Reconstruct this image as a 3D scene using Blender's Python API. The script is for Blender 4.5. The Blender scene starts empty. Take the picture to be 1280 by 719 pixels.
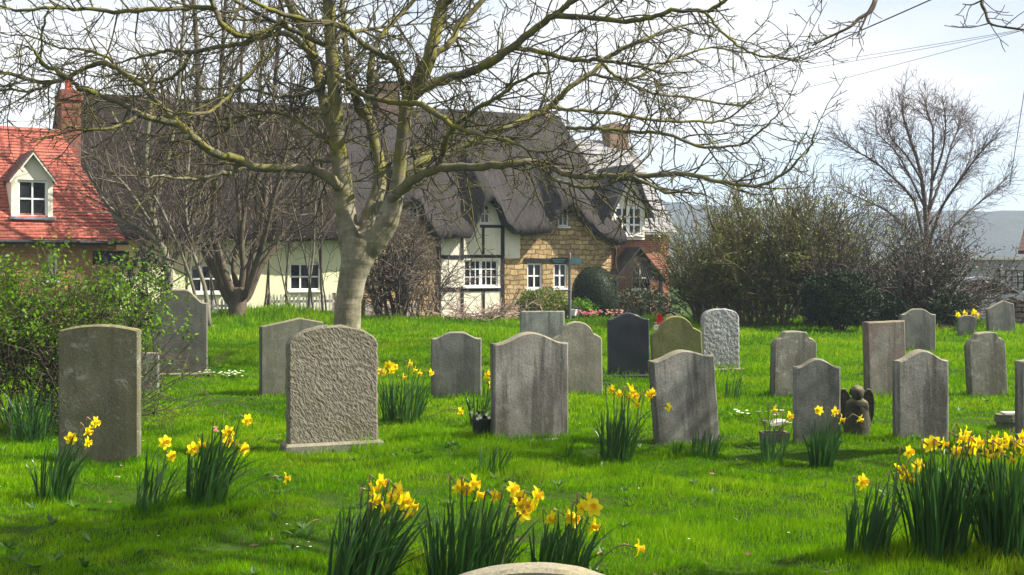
import bpy, math, random
import numpy as np
from mathutils import Vector, Matrix, noise

# ------------------------------------------------------------------ basics
SC = bpy.context.scene
COL = SC.collection
FPX, CX, HY, EYE = 1500.0, 640.0, 333.0, 1.5
R = math.radians
PI = math.pi


def at(px, py, Y):
    return Vector(((px - CX) / FPX * Y, Y, EYE - (py - HY) / FPX * Y))


def gd(py):
    return EYE * FPX / (py - HY)


def sstep(a, b, x):
    t = np.clip((x - a) / (b - a), 0, 1)
    return t * t * (3 - 2 * t)


def ground_np(x, y):
    g = 0.022 * np.sin(.62 * x + .4) * np.sin(.55 * y + 1) + 0.014 * np.sin(1.7 * x + 2.1) * np.cos(1.9 * y)
    g = g + 0.012 * np.sin(2.9 * x - 1.3 * y) * np.cos(2.3 * y + .7 * x)
    m = np.exp(-((y - 8) / 14.0) ** 2)
    g = g + m * (0.019 * np.sin(6.3 * x + 2.1 * np.sin(3.1 * y)) * np.sin(7.1 * y + 1.7 * np.sin(2.7 * x + 1)) + 0.011 * np.sin(13.1 * x - 4.3 * y) * np.sin(11.7 * y + 3.1 * x + .6))
    g = g + 0.24 * np.exp(-(((x + 6.6) / 2.4) ** 2 + ((y - 31.8) / 1.3) ** 2))
    g = g * (1 - sstep(33, 35, y))
    return g - 0.3 * sstep(32.6, 35.0, y)


def ground(x, y):
    return float(ground_np(np.float64(x), np.float64(y)))


# ------------------------------------------------------------------ mesh builder
class MB:
    def __init__(self):
        self.v, self.f = [], []

    def add(self, vs, fs):
        b = len(self.v)
        self.v.extend(vs)
        self.f.extend([tuple(i + b for i in f) for f in fs])
        return self

    def box(self, x0, x1, y0, y1, z0, z1):
        return self.add([(x0, y0, z0), (x1, y0, z0), (x1, y1, z0), (x0, y1, z0), (x0, y0, z1), (x1, y0, z1), (x1, y1, z1), (x0, y1, z1)],
                        [(0, 3, 2, 1), (4, 5, 6, 7), (0, 1, 5, 4), (1, 2, 6, 5), (2, 3, 7, 6), (3, 0, 4, 7)])

    def quad(self, a, b, c, d):
        return self.add([tuple(a), tuple(b), tuple(c), tuple(d)], [(0, 1, 2, 3)])

    def prism(self, poly, axis, a, b):
        """poly in the two other axes, pushed from a to b along axis (0,1,2)."""
        n = len(poly)
        def mk(p, t):
            return (t, p[0], p[1]) if axis == 0 else (p[0], t, p[1]) if axis == 1 else (p[0], p[1], t)
        vs = [mk(p, a) for p in poly] + [mk(p, b) for p in poly]
        fs = [tuple(range(n - 1, -1, -1)), tuple(range(n, 2 * n))] + [(i, (i + 1) % n, n + (i + 1) % n, n + i) for i in range(n)]
        return self.add(vs, fs)

    def tube(self, pts, rad, n=4, cap=True):
        m = len(pts)
        if not hasattr(rad, '__len__'):
            rad = [rad] * m
        b = len(self.v)
        D = pts[-1] - pts[0]
        ax = (abs(D[0]), abs(D[1]), abs(D[2]))
        k = ax.index(min(ax))
        ref = Vector((k == 0, k == 1, k == 2))
        cs = [(math.cos(2 * PI * j / n), math.sin(2 * PI * j / n)) for j in range(n)]
        for i in range(m):
            t = pts[min(i + 1, m - 1)] - pts[max(i - 1, 0)]
            a = t.cross(ref)
            if a.length < 1e-9:
                a = Vector((1, 0, 0))
            a.normalize()
            c = t.cross(a)
            c.normalize()
            r = rad[i]
            p = pts[i]
            for (ca, sa) in cs:
                self.v.append((p[0] + (a[0] * ca + c[0] * sa) * r, p[1] + (a[1] * ca + c[1] * sa) * r, p[2] + (a[2] * ca + c[2] * sa) * r))
        for i in range(m - 1):
            for j in range(n):
                k2 = (j + 1) % n
                self.f.append((b + i * n + j, b + i * n + k2, b + (i + 1) * n + k2, b + (i + 1) * n + j))
        if cap:
            self.f.append(tuple(b + (m - 1) * n + j for j in range(n)))
            self.f.append(tuple(b + j for j in range(n - 1, -1, -1)))
        return self

    def lathe(self, prof, n=14, c=(0, 0, 0), sx=1, sy=1):
        b = len(self.v)
        for (r, z) in prof:
            for j in range(n):
                a = 2 * PI * j / n
                self.v.append((c[0] + r * math.cos(a) * sx, c[1] + r * math.sin(a) * sy, c[2] + z))
        for i in range(len(prof) - 1):
            for j in range(n):
                k = (j + 1) % n
                self.f.append((b + i * n + j, b + i * n + k, b + (i + 1) * n + k, b + (i + 1) * n + j))
        return self

    def ball(self, c, rx, ry, rz, n=14, m=9):
        prof = [(max(1e-4, math.sin(PI * i / m)), -math.cos(PI * i / m)) for i in range(m + 1)]
        b = len(self.v)
        self.lathe(prof, n)
        for i in range(b, len(self.v)):
            x, y, z = self.v[i]
            self.v[i] = (c[0] + x * rx, c[1] + y * ry, c[2] + z * rz)
        return self

    def leaf(self, p, d, nrm, l, w):
        s = d.cross(nrm)
        if s.length < 1e-6:
            s = Vector((1, 0, 0))
        s = s.normalized() * w * .5
        q = p + d * l * .5 + nrm * l * .08
        e = p + d * l
        return self.add([tuple(p), tuple(q + s), tuple(e), tuple(q - s)], [(0, 1, 2), (0, 2, 3)])

    def mesh(self, name, smooth=None):
        me = bpy.data.meshes.new(name)
        me.from_pydata(self.v, [], self.f)
        me.update()
        if smooth:
            me.polygons.foreach_set('use_smooth', [True] * len(me.polygons))
            if smooth is not True:
                me.set_sharp_from_angle(angle=R(smooth))
        return me

    def build(self, name, m, parent=None, smooth=None, loc=None):
        return link(name, self.mesh(name, smooth), m, parent, loc)


def link(name, me, m, parent=None, loc=None):
    if m is not None and not me.materials:
        me.materials.append(m)
    o = bpy.data.objects.new(name, me)
    COL.objects.link(o)
    if parent is not None:
        o.parent = parent
    if loc is not None:
        o.location = loc
    return o


def tag(o, label, cat, group=None):
    o['label'], o['category'] = label, cat
    if group:
        o['group'] = group
    return o


def empty(name, loc, rz=0.0, label=None, cat=None, group=None):
    o = bpy.data.objects.new(name, None)
    COL.objects.link(o)
    o.empty_display_size = .1
    o.location = loc
    o.rotation_euler = (0, 0, rz)
    if label:
        tag(o, label, cat, group)
    return o


def kind(o, k):
    o['kind'] = k
    return o


# ------------------------------------------------------------------ materials
class NT:
    def __init__(self, name):
        self.m = bpy.data.materials.new(name)
        self.m.use_nodes = True
        self.t = self.m.node_tree
        self.b = self.t.nodes['Principled BSDF']
        self.out = self.t.nodes['Material Output']

    def n(self, ty, **kw):
        x = self.t.nodes.new(ty)
        for k, v in kw.items():
            setattr(x, k, v)
        return x

    def l(self, a, b):
        self.t.links.new(a, b)

    def coord(self, kind='Object', scale=(1, 1, 1), rot=(0, 0, 0)):
        c = self.n('ShaderNodeTexCoord')
        mp = self.n('ShaderNodeMapping')
        mp.inputs['Scale'].default_value = scale
        mp.inputs['Rotation'].default_value = rot
        self.l(c.outputs[kind], mp.inputs['Vector'])
        return mp.outputs['Vector']

    def noise(self, vec, scale, detail=4, rough=.55, dist=0):
        x = self.n('ShaderNodeTexNoise')
        x.inputs['Scale'].default_value = scale
        x.inputs['Detail'].default_value = detail
        x.inputs['Roughness'].default_value = rough
        x.inputs['Distortion'].default_value = dist
        if vec is not None:
            self.l(vec, x.inputs['Vector'])
        return x.outputs['Fac']

    def vor(self, vec, scale, feature='F1'):
        x = self.n('ShaderNodeTexVoronoi', feature=feature)
        x.inputs['Scale'].default_value = scale
        self.l(vec, x.inputs['Vector'])
        return x

    def ramp(self, fac, stops):
        x = self.n('ShaderNodeValToRGB')
        e = x.color_ramp.elements
        while len(e) < len(stops):
            e.new(.5)
        for i, (p, c) in enumerate(stops):
            e[i].position = p
            if not hasattr(c, '__len__'):
                c = (c, c, c)
            e[i].color = (*c[:3], 1)
        self.l(fac, x.inputs['Fac'])
        return x.outputs['Color']

    def mix(self, fac, a, b, mode='MIX'):
        x = self.n('ShaderNodeMix', data_type='RGBA', blend_type=mode)
        for s, v in ((x.inputs[0], fac), (x.inputs[6], a), (x.inputs[7], b)):
            if hasattr(v, 'is_output'):
                self.l(v, s)
            elif hasattr(v, '__len__'):
                s.default_value = (*v[:3], 1)
            else:
                s.default_value = v
        return x.outputs[2]

    def math(self, op, a, b=0.0):
        x = self.n('ShaderNodeMath', operation=op)
        for s, v in ((x.inputs[0], a), (x.inputs[1], b)):
            if hasattr(v, 'is_output'):
                self.l(v, s)
            else:
                s.default_value = v
        return x.outputs[0]

    def bump(self, h, strength=.5, dist=.02):
        x = self.n('ShaderNodeBump')
        x.inputs['Strength'].default_value = strength
        x.inputs['Distance'].default_value = dist
        self.l(h, x.inputs['Height'])
        self.l(x.outputs['Normal'], self.b.inputs['Normal'])

    def col(self, c):
        if hasattr(c, 'is_output'):
            self.l(c, self.b.inputs['Base Color'])
        else:
            self.b.inputs['Base Color'].default_value = (*c[:3], 1)

    def set(self, rough=.8, spec=.3, metal=0):
        self.b.inputs['Roughness'].default_value = rough
        self.b.inputs['Specular IOR Level'].default_value = spec
        self.b.inputs['Metallic'].default_value = metal
        return self

    def translucent(self, c, f):
        tr = self.n('ShaderNodeBsdfTranslucent')
        if hasattr(c, 'is_output'):
            self.l(c, tr.inputs['Color'])
        else:
            tr.inputs['Color'].default_value = (*c[:3], 1)
        mx = self.n('ShaderNodeMixShader')
        mx.inputs[0].default_value = f
        self.l(self.b.outputs[0], mx.inputs[1])
        self.l(tr.outputs[0], mx.inputs[2])
        self.l(mx.outputs[0], self.out.inputs['Surface'])


def plain(name, c, rough=.7, spec=.3, var=.18, scale=6, metal=0, bump=0):
    k = NT(name)
    nz = k.noise(k.coord(), scale, 5)
    lo = [x * (1 - var) for x in c]
    hi = [min(1, x * (1 + var)) for x in c]
    k.col(k.ramp(nz, [(.3, lo), (.7, hi)]))
    k.set(rough, spec, metal)
    if bump:
        k.bump(nz, bump, .01)
    return k.m


def stone_mat(name, base, dark, lichen=(.42, .42, .36), lich=.35, green=.3, gcol=(.10, .12, .03), streak=.5, blot=None, rough_bump=.35, top=.6, sat=1.0):
    k = NT(name)
    v = k.coord()
    n1 = k.noise(v, 2.6, 6, .6)
    c = k.ramp(n1, [(.33, dark), (.66, base)])
    vs = k.coord(scale=(4.5, 4.5, .42))
    st = k.noise(vs, 1.9, 6, .65)
    c = k.mix(k.ramp(st, [(.47, 0), (.60, streak)]), c, [x * .45 for x in dark])
    gz = k.n('ShaderNodeSeparateXYZ')
    k.l(v, gz.inputs[0])
    gn = k.noise(v, 1.9, 6, .65)
    c = k.mix(k.ramp(gn, [(.42, 0), (.7, green)]), c, gcol)
    if blot:
        bn = k.noise(k.coord(scale=(1, 1, .6)), 3.1, 6, .7, .4)
        c = k.mix(k.ramp(bn, [(.47, 0), (.56, .75)]), c, blot)
    vo = k.vor(v, 44)
    msk = k.noise(v, 5, 3, .5)
    sp = k.math('MULTIPLY', k.ramp(vo.outputs['Distance'], [(.10, 1), (.36, 0)]), k.ramp(msk, [(.50, 0), (.66, 1)]))
    c = k.mix(k.math('MULTIPLY', sp, lich * .8), c, lichen)
    vo2 = k.vor(v, 110)
    sp2 = k.math('MULTIPLY', k.ramp(vo2.outputs['Distance'], [(.16, 1), (.30, 0)]), k.ramp(k.noise(v, 9, 3), [(.48, 0), (.62, 1)]))
    c = k.mix(k.math('MULTIPLY', sp2, lich * .8), c, lichen)
    pl = k.noise(v, 7, 9, .78, .3)
    c = k.mix(k.math('MULTIPLY', k.ramp(pl, [(.56, 0), (.64, 1)]), lich * .75), c, [.85 * q for q in lichen])
    pd = k.noise(v, 4.3, 9, .8)
    c = k.mix(k.ramp(pd, [(.56, 0), (.68, .45)]), c, [q * .5 for q in dark])
    k.l(v, gz.inputs[0])
    alg = k.math('MULTIPLY', k.ramp(gz.outputs[2], [(.14, .85), (.46, 0)]), k.ramp(k.noise(v, 6, 7, .7), [(.38, 0), (.62, 1)]))
    c = k.mix(alg, c, (.085, .095, .035))
    # moss and yellow lichen along the weathered top edge
    ge = k.n('ShaderNodeNewGeometry')
    gs = k.n('ShaderNodeSeparateXYZ')
    k.l(ge.outputs['Normal'], gs.inputs[0])
    tm = k.math('MULTIPLY', k.ramp(gs.outputs[2], [(.35, 0), (.75, 1)]), k.ramp(k.noise(v, 8, 5, .7), [(.35, .2), (.6, 1)]))
    c = k.mix(k.math('MULTIPLY', tm, top), c, (.30, .24, .07))
    fine = k.noise(v, 90, 6, .7)
    c = k.mix(.7, c, k.ramp(fine, [(.3, .40), (.7, 1.35)]), 'MULTIPLY')
    hs = k.n('ShaderNodeHueSaturation')
    hs.inputs['Saturation'].default_value = sat
    k.l(c, hs.inputs['Color'])
    k.col(hs.outputs['Color'])
    k.set(.9, .2)
    h = k.math('ADD', k.math('MULTIPLY', k.noise(v, 40, 8, .7), .6), k.math('MULTIPLY', n1, .8))
    k.bump(h, rough_bump, .02)
    return k.m


def hacked_mat(name, base, hi, scale=26, dist=.035, green=0, lo=.55):
    """rock-faced stone: many short chisel hollows."""
    k = NT(name)
    v0 = k.coord(rot=(0, .62, 0))
    m2 = k.n('ShaderNodeMapping')
    m2.inputs['Scale'].default_value = (1.3, 1.3, .66)
    k.l(v0, m2.inputs['Vector'])
    v = m2.outputs['Vector']
    dn = k.noise(v, 9, 4)
    w = k.n('ShaderNodeVectorMath', operation='ADD')
    ds = k.n('ShaderNodeVectorMath', operation='SCALE')
    cn = k.n('ShaderNodeTexNoise')
    cn.inputs['Scale'].default_value = 14
    k.l(v, cn.inputs['Vector'])
    k.l(cn.outputs['Color'], ds.inputs[0])
    ds.inputs['Scale'].default_value = .07
    k.l(v, w.inputs[0])
    k.l(ds.outputs[0], w.inputs[1])
    vo = k.vor(w.outputs[0], scale, 'SMOOTH_F1')
    vo.inputs['Smoothness'].default_value = .35
    h = k.math('ADD', vo.outputs['Distance'], k.math('MULTIPLY', k.noise(v, 70, 6, .7), .35))
    c = k.ramp(h, [(.25, [x * lo for x in base]), (.62, base), (.9, hi)])
    c = k.mix(k.ramp(k.noise(v, 3, 5), [(.45, 0), (.7, .5)]), c, (.10, .10, .045))
    if green:
        c = k.mix(green, c, (.12, .13, .05))
    c = k.mix(k.ramp(k.noise(k.coord(), 130, 4), [(.62, 0), (.72, .5)]), c, hi)
    k.col(c)
    k.set(.85, .25)
    k.bump(h, .5, dist)
    return k.m


def wallvec(k):
    """(x+y, z) so that coursed patterns run level on every wall."""
    c = k.n('ShaderNodeTexCoord')
    s = k.n('ShaderNodeSeparateXYZ')
    k.l(c.outputs['Object'], s.inputs[0])
    cb = k.n('ShaderNodeCombineXYZ')
    k.l(k.math('ADD', s.outputs[0], s.outputs[1]), cb.inputs[0])
    k.l(s.outputs[2], cb.inputs[1])
    return cb.outputs[0], c.outputs['Object']


def brick_mat(name, c1, c2, mortar, bw=.23, bh=.075, ms=.008, warp=0.0, bump=.6, var=.5):
    k = NT(name)
    v, ov = wallvec(k)
    if warp:
        cn = k.n('ShaderNodeTexNoise')
        cn.inputs['Scale'].default_value = 2.3
        cn.inputs['Detail'].default_value = 3
        k.l(v, cn.inputs['Vector'])
        sb = k.n('ShaderNodeVectorMath', operation='SUBTRACT')
        k.l(cn.outputs['Color'], sb.inputs[0])
        sb.inputs[1].default_value = (.5, .5, .5)
        ds = k.n('ShaderNodeVectorMath', operation='SCALE')
        k.l(sb.outputs[0], ds.inputs[0])
        ds.inputs['Scale'].default_value = warp
        w = k.n('ShaderNodeVectorMath', operation='ADD')
        k.l(v, w.inputs[0])
        k.l(ds.outputs[0], w.inputs[1])
        v = w.outputs[0]
    b = k.n('ShaderNodeTexBrick')
    k.l(v, b.inputs['Vector'])
    b.inputs['Color1'].default_value = (*c1, 1)
    b.inputs['Color2'].default_value = (*c2, 1)
    b.inputs['Mortar'].default_value = (*mortar, 1)
    b.inputs['Scale'].default_value = 1
    b.inputs['Mortar Size'].default_value = ms
    b.inputs['Mortar Smooth'].default_value = .3
    b.inputs['Brick Width'].default_value = bw
    b.inputs['Row Height'].default_value = bh
    b.inputs['Bias'].default_value = 0
    n1 = k.noise(ov, 3.2, 6, .65)
    n2 = k.noise(ov, 28, 5, .65)
    c = k.mix(var, b.outputs['Color'], k.ramp(n1, [(.3, .5), (.7, 1.35)]), 'MULTIPLY')
    c = k.mix(.5, c, k.ramp(n2, [(.3, .6), (.7, 1.3)]), 'MULTIPLY')
    k.col(c)
    k.set(.9, .2)
    h = k.math('ADD', k.math('MULTIPLY', b.outputs['Fac'], -.7), k.math('MULTIPLY', n2, .5))
    k.bump(h, bump, .03)
    return k.m


def plaster_mat(name, c):
    k = NT(name)
    v = k.coord()
    n1 = k.noise(v, 1.1, 6, .6)
    cc = k.ramp(n1, [(.3, [x * .85 for x in c]), (.7, c)])
    st = k.noise(k.coord(scale=(5, 5, .5)), 1.2, 5)
    cc = k.mix(k.ramp(st, [(.5, 0), (.75, .35)]), cc, [c[0] * .55, c[1] * .55, c[2] * .45])
    k.col(cc)
    k.set(.9, .15)
    k.bump(k.noise(v, 22, 6, .65), .25, .02)
    return k.m


def thatch_mat(name='thatch', q=(1, 1, 1)):
    k = NT(name)
    v = k.coord(scale=(30, 2.4, 2.4))
    n1 = k.noise(v, 1.5, 8, .78)
    n2 = k.noise(k.coord(), 1.0, 5, .6)
    n3 = k.noise(k.coord(scale=(40, 6, 6)), 1.5, 5, .7)
    c = k.ramp(n1, [(.28, (.022, .020, .018)), (.5, (.062, .056, .051)), (.75, (.125, .115, .105))])
    c = k.mix(k.ramp(n2, [(.4, 0), (.7, .5)]), c, (.06, .05, .042))
    c = k.mix(1.0, c, q, 'MULTIPLY')
    k.col(c)
    k.set(.95, .1)
    k.bump(k.math('ADD', n1, k.math('MULTIPLY', n3, .8)), 1.0, .10)
    return k.m


def slate_mat(name, c1, c2, mortar, bw, bh, var=.4, rough=.55):
    """tile courses; the slope is laid out by (x, z*k)"""
    k = NT(name)
    v, ov = wallvec(k)
    c = k.n('ShaderNodeTexCoord')
    s = k.n('ShaderNodeSeparateXYZ')
    k.l(c.outputs['Object'], s.inputs[0])
    cb = k.n('ShaderNodeCombineXYZ')
    k.l(s.outputs[0], cb.inputs[0])
    k.l(s.outputs[2], cb.inputs[1])
    b = k.n('ShaderNodeTexBrick')
    k.l(cb.outputs[0], b.inputs['Vector'])
    for nm, cc in (('Color1', c1), ('Color2', c2), ('Mortar', mortar)):
        b.inputs[nm].default_value = (*cc, 1)
    b.inputs['Scale'].default_value = 1
    b.inputs['Mortar Size'].default_value = .006
    b.inputs['Mortar Smooth'].default_value = .4
    b.inputs['Brick Width'].default_value = bw
    b.inputs['Row Height'].default_value = bh
    n1 = k.noise(ov, 2.5, 6, .65)
    n2 = k.noise(ov, 16, 4, .6)
    cc = k.mix(var, b.outputs['Color'], k.ramp(n1, [(.3, .6), (.7, 1.25)]), 'MULTIPLY')
    cc = k.mix(.4, cc, k.ramp(n2, [(.3, .6), (.7, 1.25)]), 'MULTIPLY')
    # saw profile of the courses
    fr = k.math('FRACT', k.math('DIVIDE', s.outputs[2], bh))
    cc = k.mix(k.ramp(fr, [(.0, .8), (.14, 0)]), cc, mortar)
    k.col(cc)
    k.set(rough, .5)
    h = k.math('ADD', k.math('MULTIPLY', fr, -.8), k.math('ADD', k.math('MULTIPLY', b.outputs['Fac'], -.4), k.math('MULTIPLY', n2, .3)))
    k.bump(h, .7, .03)
    return k.m


def bark_mat(name, lo, hi, moss=(.16, .15, .02), mossamt=.6, zmoss=(1.8, 3.6), scale=8, pale=None, limb=None):
    k = NT(name)
    v = k.coord(scale=(1, 1, .45))
    n1 = k.noise(v, scale, 7, .65)
    c = k.ramp(n1, [(.3, lo), (.68, hi)])
    if pale:
        c = k.mix(k.ramp(k.noise(k.coord(), 2.2, 6, .6), [(.5, 0), (.62, .7)]), c, pale)
    rings = k.noise(k.coord(scale=(2, 2, 26)), 1.4, 4, .6)
    c = k.mix(k.ramp(rings, [(.52, 0), (.68, .45)]), c, [x * .6 for x in lo])
    g = k.n('ShaderNodeNewGeometry')
    s = k.n('ShaderNodeSeparateXYZ')
    k.l(g.outputs['Position'], s.inputs[0])
    zz = k.ramp(k.math('DIVIDE', s.outputs[2], 6.0), [(zmoss[0] / 6, .12), (zmoss[1] / 6, 1)])
    if limb:
        c = k.mix(k.ramp(k.math('DIVIDE', s.outputs[2], 6.0), [(2.5 / 6, 0), (4.3 / 6, 1)]), c, k.ramp(n1, [(.3, limb[0]), (.68, limb[1])]))
    nm = k.ramp(k.noise(k.coord(), 3.2, 6, .7), [(.44, 0), (.58, 1)])
    c = k.mix(k.math('MULTIPLY', k.math('MULTIPLY', zz, nm), mossamt), c, moss)
    k.col(c)
    k.set(.85, .25)
    k.bump(k.math('ADD', k.noise(v, scale * 4, 6, .7), k.math('MULTIPLY', rings, .5)), .5, .02)
    return k.m


def leaf_mat(name, lo, hi, trans=.35, rough=.45, spec=.5, scale=9, tcol=None):
    k = NT(name)
    n1 = k.noise(k.coord(), scale, 3)
    g = k.n('ShaderNodeNewGeometry')
    f = k.math('ADD', k.math('MULTIPLY', n1, .6), k.math('MULTIPLY', g.outputs['Random Per Island'], .4))
    c = k.ramp(f, [(.25, lo), (.75, hi)])
    k.col(c)
    k.set(rough, spec)
    if trans:
        k.translucent(tcol if tcol else c, trans)
    return k.m


def glass_mat():
    k = NT('window_glass')
    nz = k.noise(k.coord(), 1.3, 3)
    k.col(k.ramp(nz, [(.35, (.008, .009, .010)), (.7, (.03, .032, .035))]))
    k.set(.08, .5)
    return k.m


M = {}
M['white'] = plain('white_paint', (.75, .74, .71), .45, .4, .06, 9)
M['glass'] = glass_mat()
M['timber'] = plain('black_timber', (.020, .018, .017), .8, .2, .4, 12, bump=.5)
M['plaster'] = plaster_mat('cream_plaster', (.76, .71, .56))
M['lime'] = plaster_mat('yellow_cream_render', (.76, .77, .49))
M['offwhite'] = plaster_mat('offwhite_render', (.74, .70, .58))
M['masonry'] = brick_mat('honey_stone_masonry', (.58, .42, .20), (.36, .24, .10), (.22, .155, .085), .31, .17, .022, .26, 1.0, .75)
M['brick'] = brick_mat('red_brick', (.42, .15, .08), (.32, .11, .06), (.36, .28, .22))
M['orange_brick'] = brick_mat('orange_brick', (.42, .19, .08), (.34, .15, .06), (.34, .26, .18))
M['brown_brick'] = brick_mat('brown_brick', (.24, .15, .10), (.17, .10, .07), (.22, .18, .15))
M['thatch'] = thatch_mat()
M['dark_thatch'] = thatch_mat('dark_thatch', (.52, .46, .39))  # same thatch, tinted darker and browner for the cream cottage
M['slate'] = slate_mat('pale_slate', (.235, .225, .222), (.17, .165, .165), (.075, .072, .07), .45, .22)
M['shaded_slate'] = slate_mat('shaded_slate', (.05, .055, .07), (.035, .04, .05), (.015, .015, .015), .3, .2)  # darker slate copy: shadow on the dormer slope put into the colour
M['redtile'] = slate_mat('red_roof_tile', (.40, .102, .060), (.31, .074, .045), (.13, .032, .022), .17, .098, .5, .7)
M['darktile'] = slate_mat('dark_brown_tile', (.10, .048, .036), (.07, .033, .027), (.02, .011, .010), .19, .11, .5, .7)
M['pot'] = plain('terracotta', (.48, .10, .06), .8, .2)
M['lead'] = plain('lead_flashing', (.22, .24, .28), .5, .4)
M['black'] = plain('black_metal', (.012, .012, .013), .5, .4)
M['signgreen'] = plain('dark_green_sign', (.006, .035, .04), .4, .4)
M['signblue'] = plain('pale_blue_sign', (.10, .30, .36), .4, .4)
M['postgrey'] = plain('grey_post', (.10, .105, .10), .6, .3)
M['picket'] = plain('weathered_picket', (.52, .49, .44), .85, .2, .3, 14)
M['fencewood'] = plain('brown_rail', (.16, .12, .08), .85, .2, .3, 14)
M['deadwood'] = plain('dry_twig', (.20, .14, .10), .9, .15, .4, 3)
M['bark'] = bark_mat('pale_smooth_bark', (.095, .082, .050), (.24, .212, .145), moss=(.145, .135, .006), mossamt=.9, zmoss=(2.0, 3.6), pale=(.31, .285, .215), limb=((.040, .034, .018), (.115, .10, .055)))
M['twig'] = bark_mat('mossy_twig', (.030, .023, .016), (.085, .070, .042), moss=(.10, .092, .010), mossamt=.8, zmoss=(0, .5), scale=3)
M['darkbark'] = bark_mat('dark_brown_bark', (.05, .036, .028), (.12, .09, .065), moss=(.08, .08, .02), mossamt=.45, zmoss=(0, 2), scale=5)
M['palebark'] = bark_mat('pale_stem_bark', (.07, .06, .04), (.22, .20, .15), moss=(.10, .10, .02), mossamt=.5, zmoss=(0, 2), scale=4)
M['greytwig'] = bark_mat('grey_brown_twig', (.055, .042, .034), (.15, .12, .095), mossamt=.15, scale=3)
M['redtwig'] = bark_mat('reddish_brown_twig', (.058, .042, .038), (.155, .122, .108), mossamt=.05, scale=3)
M['olivetwig'] = bark_mat('olive_twig', (.045, .040, .014), (.205, .175, .068), mossamt=.3, scale=3)
M['leaf_hedge'] = leaf_mat('fresh_privet_leaf', (.035, .105, .003), (.16, .31, .006), .45, .5, .2)
M['leaf_ever'] = leaf_mat('dark_evergreen_leaf', (.006, .014, .004), (.024, .046, .012), .1, .55, .3)
M['leaf_yew'] = leaf_mat('yew_leaf', (.014, .024, .010), (.040, .058, .024), .1, .7, .2)
M['leaf_olive'] = leaf_mat('yellow_green_leaf', (.07, .10, .012), (.20, .25, .025), .35)
M['leaf_ivy'] = leaf_mat('ivy_leaf', (.016, .028, .008), (.055, .08, .022), .12, .5, .35)
M['leaf_daff'] = leaf_mat('daffodil_leaf', (.016, .055, .012), (.05, .135, .024), .30, .30, .6, 5)
M['stem_daff'] = leaf_mat('daffodil_stem', (.04, .09, .02), (.09, .15, .03), .2)
M['petal'] = leaf_mat('yellow_petal', (.87, .68, .004), (.92, .78, .008), .45, .5, .3)
M['trumpet'] = leaf_mat('deep_yellow_trumpet', (.87, .58, .002), (.91, .68, .004), .35, .5, .3)
M['spathe'] = plain('papery_spathe', (.30, .21, .12), .8, .2, .3, 20)
M['pinkpetal'] = leaf_mat('pink_petal', (.65, .12, .20), (.80, .40, .42), .3)
M['whitepetal'] = leaf_mat('white_petal', (.75, .72, .50), (.85, .83, .70), .3)
M['redpetal'] = leaf_mat('red_petal', (.60, .02, .03), (.75, .05, .05), .2)
M['paperpetal'] = plain('dried_flower', (.62, .52, .38), .8, .2)
M['soil'] = plain('dark_soil', (.045, .032, .020), .95, .1, .4, 8, bump=.6)

# ------------------------------------------------------------------ camera, light, sky
cam = bpy.data.cameras.new('camera')
cam.sensor_width = 36
cam.lens = 36 * FPX / 1280
cam.shift_y = -(359.5 - HY) / 1280
cam.clip_end = 4000
cam.clip_start = .05
co = bpy.data.objects.new('camera', cam)
co.location = (0, 0, EYE)
co.rotation_euler = (R(90), 0, 0)
COL.objects.link(co)
SC.camera = co

SUN_AZ = Vector((.995, .01, 0)).normalized()
SUN_EL = R(43)
sd = Vector((SUN_AZ.x * math.cos(SUN_EL), SUN_AZ.y * math.cos(SUN_EL), math.sin(SUN_EL)))
sun = bpy.data.lights.new('sun', 'SUN')
sun.energy = 5.0
sun.angle = R(.6)
sun.color = (1, .95, .86)
so = bpy.data.objects.new('sun', sun)
so.rotation_euler = sd.to_track_quat('Z', 'Y').to_euler()
so.location = (20, 5, 30)
COL.objects.link(so)

w = bpy.data.worlds.new('World')
SC.world = w
w.use_nodes = True
t = w.node_tree
bg = t.nodes['Background']
sky = t.nodes.new('ShaderNodeTexSky')
sky.sky_type = 'NISHITA'
sky.sun_disc = False
sky.sun_elevation = SUN_EL
sky.sun_rotation = math.atan2(SUN_AZ.x, SUN_AZ.y)
sky.air_density = 1.0
sky.dust_density = 1.5
tc = t.nodes.new('ShaderNodeTexCoord')
sp = t.nodes.new('ShaderNodeSeparateXYZ')
t.links.new(tc.outputs['Generated'], sp.inputs[0])
mp = t.nodes.new('ShaderNodeMapping')
mp.inputs['Scale'].default_value = (1, 1, 2.6)
mp.inputs['Location'].default_value = (.35, .1, .2)
t.links.new(tc.outputs['Generated'], mp.inputs['Vector'])
nz = t.nodes.new('ShaderNodeTexNoise')
nz.inputs['Scale'].default_value = 2.2
nz.inputs['Detail'].default_value = 6
nz.inputs['Roughness'].default_value = .5
t.links.new(mp.outputs[0], nz.inputs['Vector'])


def wm(op, a, b):
    x = t.nodes.new('ShaderNodeMath')
    x.operation = op
    for s, v in ((x.inputs[0], a), (x.inputs[1], b)):
        if hasattr(v, 'is_output'):
            t.links.new(v, s)
        else:
            s.default_value = v
    return x.outputs[0]


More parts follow.
